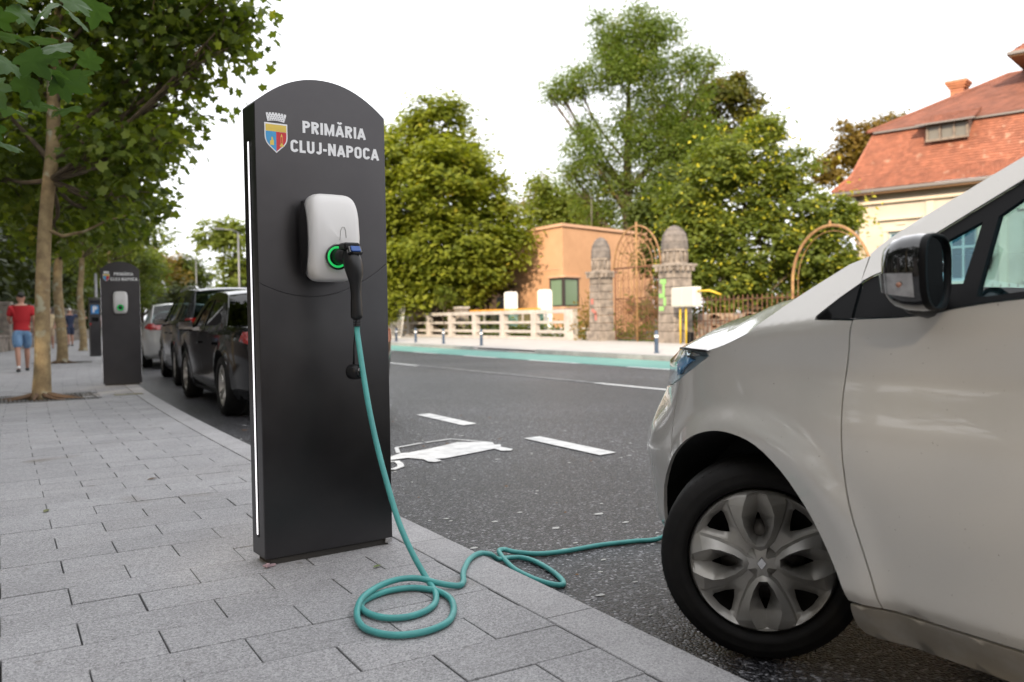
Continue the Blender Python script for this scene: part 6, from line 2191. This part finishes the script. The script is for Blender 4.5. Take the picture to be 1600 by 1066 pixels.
def tiled(P00, P10, P01, P11, rows, cols, m, name='roof', jit=.01, skip=None):
    """Tiles laid course over course on the quadrilateral bottom-left, bottom-right, top-left, top-right."""
    a, b, c, d = map(Vector, (P00, P10, P01, P11))
    nrm = (b - a).cross(c - a).normalized()
    if nrm.z < 0: nrm = -nrm
    mb = MB()
    for r_ in range(rows):
        t0, t1 = r_ / rows, (r_ + 1.15) / rows
        for q in range(cols):
            u0, u1 = (q + (.5 if r_ % 2 else 0)) / cols, (q + .94 + (.5 if r_ % 2 else 0)) / cols
            u1 = min(u1, 1.0)
            if u0 >= 1: continue
            if skip and skip((u0 + u1) / 2, t0): continue
            f = lambda u, t, h_: (a.lerp(b, u)).lerp(c.lerp(d, u), t) + nrm * h_
            j = random.uniform(0, jit)
            lo_ = .045 + j
            P = [f(u0, t0, lo_), f(u1, t0, lo_), f(u1, t1, .012), f(u0, t1, .012), f(u0, t0, 0), f(u1, t0, 0)]
            mb.add(P, [[0, 1, 2, 3], [4, 5, 1, 0]])
    o = mb.build('tile', m, None)
    base = MB().add([a, b, d, c], [[0, 1, 2, 3]]).build(name, m, vl)
    o.parent = base
    tag(o, kind='stuff')
    return base


e, z1, z2, s1, g1 = .85, 6.78, 9.87, .50, 1.30
Lr = LEN + e
drm = lambda u, t: (2.95 < -e + (u * (Lr + e)) < 5.0) and t > .66 and False
# lower slope, slightly flared at the eave
tiled(V3(-e, -e, z1), V3(Lr, -e, z1), V3(-.25, .05, 7.55), V3(Lr, .05, 7.55), 7, 120, tile_m)
tiled(V3(-.25, .05, 7.55), V3(Lr, .05, 7.55), V3(s1, g1, z2), V3(Lr, g1, z2), 18, 120, tile_m)
tiled(V3(-e, DEP + e, z1), V3(-e, -e, z1), V3(-.25, DEP, 7.55), V3(-.25, .05, 7.55), 6, 60, tile_m)
tiled(V3(-.25, DEP, 7.55), V3(-.25, .05, 7.55), V3(s1, DEP - g1, z2), V3(s1, g1, z2), 14, 60, tile_m)
gr_, zr_ = 6.5, 12.75
tiled(V3(s1 - .3, g1 - .3, z2 - .08), V3(Lr, g1 - .3, z2 - .08), V3(5.2, gr_, zr_), V3(Lr, gr_, zr_), 20, 90, tile_d)
tiled(V3(s1 - .3, DEP - g1 + .3, z2 - .08), V3(s1 - .3, g1 - .3, z2 - .08), V3(5.2, gr_, zr_), V3(5.2, gr_ - .05, zr_), 20, 50, tile_d)
MB().tube([V3(-e, -e, z1 + .05), V3(-.25, .05, 7.6), V3(s1, g1, z2)], .07, 6).build('hip_ridge', tile_m, vl)
MB().tube([V3(s1 - .3, g1 - .3, z2 - .03), V3(5.2, gr_, zr_ + .03), V3(Lr, gr_, zr_ + .03)], .09, 6).build('ridge', tile_d, vl)
vbox(LEN / 2 + .4, g1 - .28, z2 - .12, (LEN - .2, .08, .08)).build('upper_gutter', gutter_m, vl)
# dormer
dm = MB()
wood = pmat('grey_wood', (.26, .21, .17), .85, col2=(.16, .13, .11), vscale=6)
dw = MB()
for ds in (-.85, -.3, .3, .85): dw.box(V3(4.0 + ds, .42, 9.28), (.09, .10, .82), rz=rzv)
for z in (8.88, 9.68): dw.box(V3(4.0, .421, z), (1.85, .12, .10), rz=rzv)
do = dw.build('dormer', wood, vl)
for ds in (-.575, 0, .575):
    MB().box(V3(4.0 + ds, .47, 9.28), (.46, .03, .72), rz=rzv).build('pane', pmat('dusty_pane', (.16, .15, .13), .3), do)
MB().add([V3(3.1, .45, 8.85), V3(3.1, .45, 9.7), V3(3.1, 1.3, 9.85), V3(4.9, .45, 8.85), V3(4.9, .45, 9.7), V3(4.9, 1.3, 9.85)], [[0, 1, 2], [3, 4, 5]]).build('cheek', wood, do)
tiled(V3(2.75, .05, 9.62), V3(5.25, .05, 9.62), V3(2.95, 2.2, 10.45), V3(5.05, 2.2, 10.45), 8, 12, tile_d, 'dormer_roof')
vbox(4.0, .02, 9.60, (2.5, .06, .07)).build('dormer_fascia', gutter_m, vl)
# chimney
ch = vbox(3.3, 5.0, 11.5, (.62, .62, 1.5)).build('chimney', pmat('chimney_brick', (.48, .20, .10), .85, col2=(.36, .15, .08), vscale=5), vl)
MB().box(V3(3.3, 5.0, 12.0), (.66, .66, .05), rz=rzv).build('brick_band', tile_m, ch)
for k, (z, w_) in enumerate(((12.18, .78), (12.29, .92), (12.40, 1.04))):
    MB().box(V3(3.3, 5.0, z), (w_, w_, .11), rz=rzv).build('brick_course', pmat('chimney_brick', (.48, .20, .10), .85), ch)
MB().box(V3(3.3, 5.0, 12.475), (1.0, 1.0, .04), rz=rzv).build('cap_slab', gutter_m, ch)
MB().box(V3(3.3, 4.68, 11.75), (.18, .04, .2), rz=rzv).build('flue_door', frame_dark, ch)
# taller wing at the right
tw = MB()
vbox(10.4, 6.2, 6.4, (6.6, 5.0, 12.8)).build('tower_wall', cream_m, vl)
ez = 12.85
tiled(V3(6.0, 2.8, ez), V3(15, 2.8, ez), V3(8.6, 6.2, 15.4), V3(12, 6.2, 15.4), 12, 40, tile_m, 'tower_roof')
tiled(V3(6.0, 9.6, ez), V3(6.0, 2.8, ez), V3(8.6, 6.2, 15.4), V3(8.6, 6.15, 15.4), 12, 26, tile_m, 'tower_roof')
vbox(10.5, 6.2, ez - .1, (8.9, 6.7, .14)).build('tower_soffit', pmat('soffit_wood', (.22, .13, .07), .8), vl)
vbox(10.5, 2.78, ez - .02, (9.1, .12, .14)).build('tower_gutter', gutter_m, vl)
vbox(5.98, 6.2, ez - .02, (.12, 6.8, .14)).build('tower_gutter', gutter_m, vl)

# ---- wall on the park side of the pavement
lwall = thing('park_wall', 'sandstone wall with pillars and green railings along the park side of the pavement', 'wall', (0, 0, 0))
y = -19.0
while y < 66:
    x = -2.95 + bend(y)
    a = bend_a(y)
    MB().box((x, y, .88), (.46, .52, 1.8), rz=a, bev=.03).build('pillar', stone_m, lwall)
    MB().box((x, y, 1.83), (.56, .62, .12), rz=a, bev=.02).build('pillar_cap', stone_m, lwall)
    x2 = -2.95 + bend(y + 1.6)
    MB().box((x2, y + 1.6, .26), (.34, 2.66, .56), rz=bend_a(y + 1.6)).build('wall_panel', stone_m, lwall)
    MB().box((x2, y + 1.6, .57), (.42, 2.66, .08), rz=bend_a(y + 1.6)).build('coping', stone_m, lwall)
    mb = MB()
    if y > 14:
        for q in range(12):
            mb.box((x2, y + .45 + q * .21, 1.12), (.025, .025, 1.02))
        for z in (.75, 1.5): mb.box((x2, y + 1.6, z), (.03, 2.6, .04), rz=bend_a(y + 1.6))
        tag(mb.build('green_railing', pmat('green_iron', (.03, .09, .06), .5), lwall), kind='stuff')
    y += 3.2

# ---- unseen tan house, added behind the viewer to give the kiosk's face a brown reflection
rb = thing('reflection_house', 'unseen tan house added behind the viewer to be mirrored softly in the kiosk front', 'building', (2.0, -21.0, 0))
hm = MB().box((0, -4, 3.3), (26, 8, 6.6)).build('wall', pmat('tan_render', (.42, .30, .20), .9, col2=(.34, .24, .16), vscale=.7), rb)
for ix in range(8):
    for iz in range(1):
        MB().box((-11.2 + ix * 3.2, .03, 2.6 + iz * 3.9), (1.2, .1, 2.0)).build('window', pane_m, rb)
MB().box((0, .15, 6.5), (26.4, .5, .4)).build('cornice', cream_m, rb)

# ---- street lamps far away
pole_m = pmat('lamp_pole', (.22, .22, .23), .5, metal=.5)
for i, (px, py, D, lab) in enumerate([(372, 362, 47, 'tall grey street lamp in front of the round yellowish tree'), (306, 405, 85, 'small far street lamp on the skyline above the graphite car'), (149, 425, 30.5, 'thin dark lamp post right behind the parking meter')]):
    top_ = camp(px, py, D)
    t = thing('street_lamp', lab, 'street lamp', (top_.x, top_.y, -.05), 0, 'street lamps')
    h_ = top_.z
    MB().tube([(0, 0, 0), (0, 0, h_ * .5), (0, 0, h_)], [.08, .06, .045], 8).build('pole', pole_m, t)
    if i == 2: continue
    MB().tube([(0, 0, h_), (-.3, 0, h_ + .12), (-.8, 0, h_ + .16)], .03, 6).build('arm', pole_m, t)
    MB().box((-1.0, 0, h_ + .15), (.5, .2, .09), bev=.03).build('lamp_head', pole_m, t)

# ================================================================= people
skin_c = pmat('skin', (.42, .22, .15), .55)


def skinned(name, verts, edges, radii, m, parent, sub=2):
    me = bpy.data.meshes.new(name)
    me.from_pydata(verts, edges, [])
    o = link(name, me, m, parent)
    md = o.modifiers.new('skin', 'SKIN')
    md.use_smooth_shade = True
    sk = me.skin_vertices[0].data
    for i, r_ in enumerate(radii):
        sk[i].radius = r_ if isinstance(r_, tuple) else (r_, r_)
    sk[0].use_root = True
    s = o.modifiers.new('sub', 'SUBSURF')
    s.levels = s.render_levels = sub
    return o


def person(label, loc, rz, h, shirt, pants, hair, shoe, stride=.28, arms='walk', bulk=1.0, long_pants=False, sock=None):
    t = thing('person', label, 'person', loc, rz, 'people walking on the pavement')
    k = h / 1.75
    J = {}
    V, E, Rr = [], [], []

    def v(n, p, r_, par=None):
        J[n] = len(V)
        V.append((p[0] * k, p[1] * k, p[2] * k))
        Rr.append(tuple(q * k for q in r_) if isinstance(r_, tuple) else r_ * k)
        if par is not None: E.append((J[par], J[n]))
    v('pelvis', (0, 0, .96), (.145 * bulk, .11 * bulk))
    v('waist', (0, 0, 1.10), (.135 * bulk, .10 * bulk), 'pelvis')
    v('chest', (0, .01, 1.30), (.155 * bulk, .11 * bulk), 'waist')
    v('upper', (0, 0, 1.42), (.12, .08), 'chest')
    v('neck', (0, .01, 1.50), .055, 'upper')
    v('jaw', (0, .025, 1.56), (.062, .07), 'neck')
    v('head', (0, .015, 1.64), (.078, .092), 'jaw')
    v('crown', (0, .01, 1.72), (.055, .065), 'head')
    v('nose', (0, .115, 1.62), (.012, .014), 'head')
    for s, n in ((-1, 'l'), (1, 'r')):
        v(n + 'ear', (s * .085, .01, 1.62), .014, 'head')
        v(n + 'sh', (s * .19, 0, 1.41), .055, 'upper')
        sw = s * stride * .5
        if arms == 'walk':
            el, wr_ = (s * .245, -sw * .35 - .02, 1.15), (s * .25, -sw * .6 + .10, .93)
            if s < 0: wr_ = (s * .20, .22, 1.10)
        elif arms == 'point' and s > 0:
            el, wr_ = (s * .42, .05, 1.36), (s * .66, .12, 1.32)
        else:
            el, wr_ = (s * .25, -.03, 1.15), (s * .22, .12, .98)
        v(n + 'el', el, .042, n + 'sh')
        v(n + 'wr', wr_, .028, n + 'el')
        d = Vector(wr_) - Vector(el); d.normalize()
        sd_ = d.cross(Vector((0, 1, 0.2))).normalized()
        pc = Vector(wr_) + d * .06
        v(n + 'palm', pc, (.036, .020), n + 'wr')
        for f in range(4):
            b0 = pc + d * .045 + sd_ * (f - 1.5) * .020
            v(n + 'f%d' % f, b0, .010, n + 'palm')
            v(n + 'g%d' % f, b0 + d * (.045 - .006 * abs(f - 1.2)) + Vector((0, .015, 0)), .008, n + 'f%d' % f)
        v(n + 'th', Vector(wr_) + d * .045 + sd_ * -.045, .010, n + 'wr')
        st = s * stride
        v(n + 'hip', (s * .09, 0, .90), .095 * bulk, 'pelvis')
        v(n + 'kn', (s * .10, st * .55 + .03, .50), .058, n + 'hip')
        v(n + 'calf', (s * .10, st * .62 - .02, .36), .058, n + 'kn')
        v(n + 'an', (s * .10, st * .95 - .02, .09), .034, n + 'calf')
        v(n + 'toe', (s * .115, st * .95 + .13, .035), (.038, .026), n + 'an')
    skinned('body', V, E, Rr, skin_c, t)

    def sub(names, ed, grow, nm, m, ends=None):
        idx = {n: i for i, n in enumerate(names)}
        P = [V[J[n]] for n in names]
        rad = []
        for n in names:
            r_ = Rr[J[n]]
            r_ = r_ if isinstance(r_, tuple) else (r_, r_)
            rad.append((r_[0] + grow * k, r_[1] + grow * k))
        if ends:
            for (a, b, f) in ends:
                pa, pb_ = Vector(V[J[a]]), Vector(V[J[b]])
                P.append(tuple(pa.lerp(pb_, f)))
                ra = Rr[J[a]] if not isinstance(Rr[J[a]], tuple) else Rr[J[a]][0]
                rb = Rr[J[b]] if not isinstance(Rr[J[b]], tuple) else Rr[J[b]][0]
                rr_ = ra + (rb - ra) * f + grow * k * 1.3
                rad.append((rr_, rr_))
                ed = ed + [(a, len(P) - 1)]
        E2 = [(idx[a] if isinstance(a, str) else a, idx[b] if isinstance(b, str) else b) for a, b in ed]
        return skinned(nm, P, E2, rad, m, t)
    sub(['chest', 'waist', 'pelvis', 'upper', 'lsh', 'rsh'], [('chest', 'waist'), ('waist', 'pelvis'), ('chest', 'upper'), ('upper', 'lsh'), ('upper', 'rsh')], .022, 'shirt', shirt, [('lsh', 'lel', .75), ('rsh', 'rel', .75), ('pelvis', 'waist', -.55)])
    if long_pants:
        sub(['pelvis', 'lhip', 'rhip', 'lkn', 'rkn'], [('pelvis', 'lhip'), ('pelvis', 'rhip'), ('lhip', 'lkn'), ('rhip', 'rkn')], .02, 'trousers', pants, [('lkn', 'lan', .9), ('rkn', 'ran', .9)])
    else:
        sub(['pelvis', 'lhip', 'rhip'], [('pelvis', 'lhip'), ('pelvis', 'rhip')], .028, 'shorts', pants, [('lhip', 'lkn', .98), ('rhip', 'rkn', .98), ('pelvis', 'waist', .5)])
    for n in 'lr':
        an, to = Vector(V[J[n + 'an']]), Vector(V[J[n + 'toe']])
        skinned('shoe', [an + Vector((0, -.03, -.035)) * k, an.lerp(to, .5) + Vector((0, 0, -.02)) * k, to], [(0, 1), (1, 2)], [(.048 * k, .042 * k), (.048 * k, .036 * k), (.042 * k, .028 * k)], shoe, t)
        if sock: skinned('sock', [an + Vector((0, 0, -.01)), an + Vector((0, 0, .07))], [(0, 1)], [.042 * k, .043 * k], sock, t, 1)
    hd = Vector(V[J['head']])
    skinned('hair', [hd + Vector((0, -.03, -.02)) * k, hd + Vector((0, -.02, .06)) * k, hd + Vector((0, .02, .085)) * k], [(0, 1), (1, 2)], [(.082 * k, .075 * k), (.080 * k, .078 * k), (.062 * k, .062 * k)], hair, t)
    for s in (-1, 1):
        MB().lathe([(0, -.008), (.008, 0), (0, .008)], (0, 0, 0), 8).build('eye', black_pl, t, loc=hd + Vector((s * .032, .085, .005)) * k)
    return t


black_hair, white_hair = pmat('black_hair', (.015, .012, .01), .6), pmat('white_hair', (.6, .58, .55), .7)
person('man seen from behind in a red T-shirt and blue denim shorts, walking away', (0.42, 20.6, 0), R(3), 1.66, pmat('red_shirt', (.42, .012, .018), .8), pmat('blue_denim', (.12, .24, .42), .85, col2=(.20, .33, .50), vscale=9), black_hair, pmat('dark_shoe', (.05, .05, .05), .6), .26, bulk=1.12, sock=white_pr)
person('older man with white hair in a cream shirt and beige shorts coming along the pavement', (1.78, 39.5, 0), R(175), 1.66, pmat('cream_shirt', (.60, .48, .30), .8), pmat('beige_shorts', (.50, .38, .26), .8), white_hair, pmat('dark_shoe', (.05, .05, .05), .6), .18, 'rest', 1.1)
person('person in a dark navy top holding one arm out sideways, beyond the second plane tree', (2.75, 43.0, 0), R(10), 1.70, pmat('navy_top', (.02, .03, .07), .8), pmat('navy_shorts', (.03, .04, .08), .8), white_hair, pmat('dark_shoe', (.05, .05, .05), .6), .15, 'point')
person('person in a pale pink top and dark trousers, farthest walker before the parked cars', (4.3, 44.0, 0), R(-5), 1.62, pmat('pink_top', (.55, .38, .36), .8), pmat('dark_trousers', (.02, .02, .025), .8), black_hair, pmat('dark_shoe', (.05, .05, .05), .6), .12, 'rest', 1.0, True)
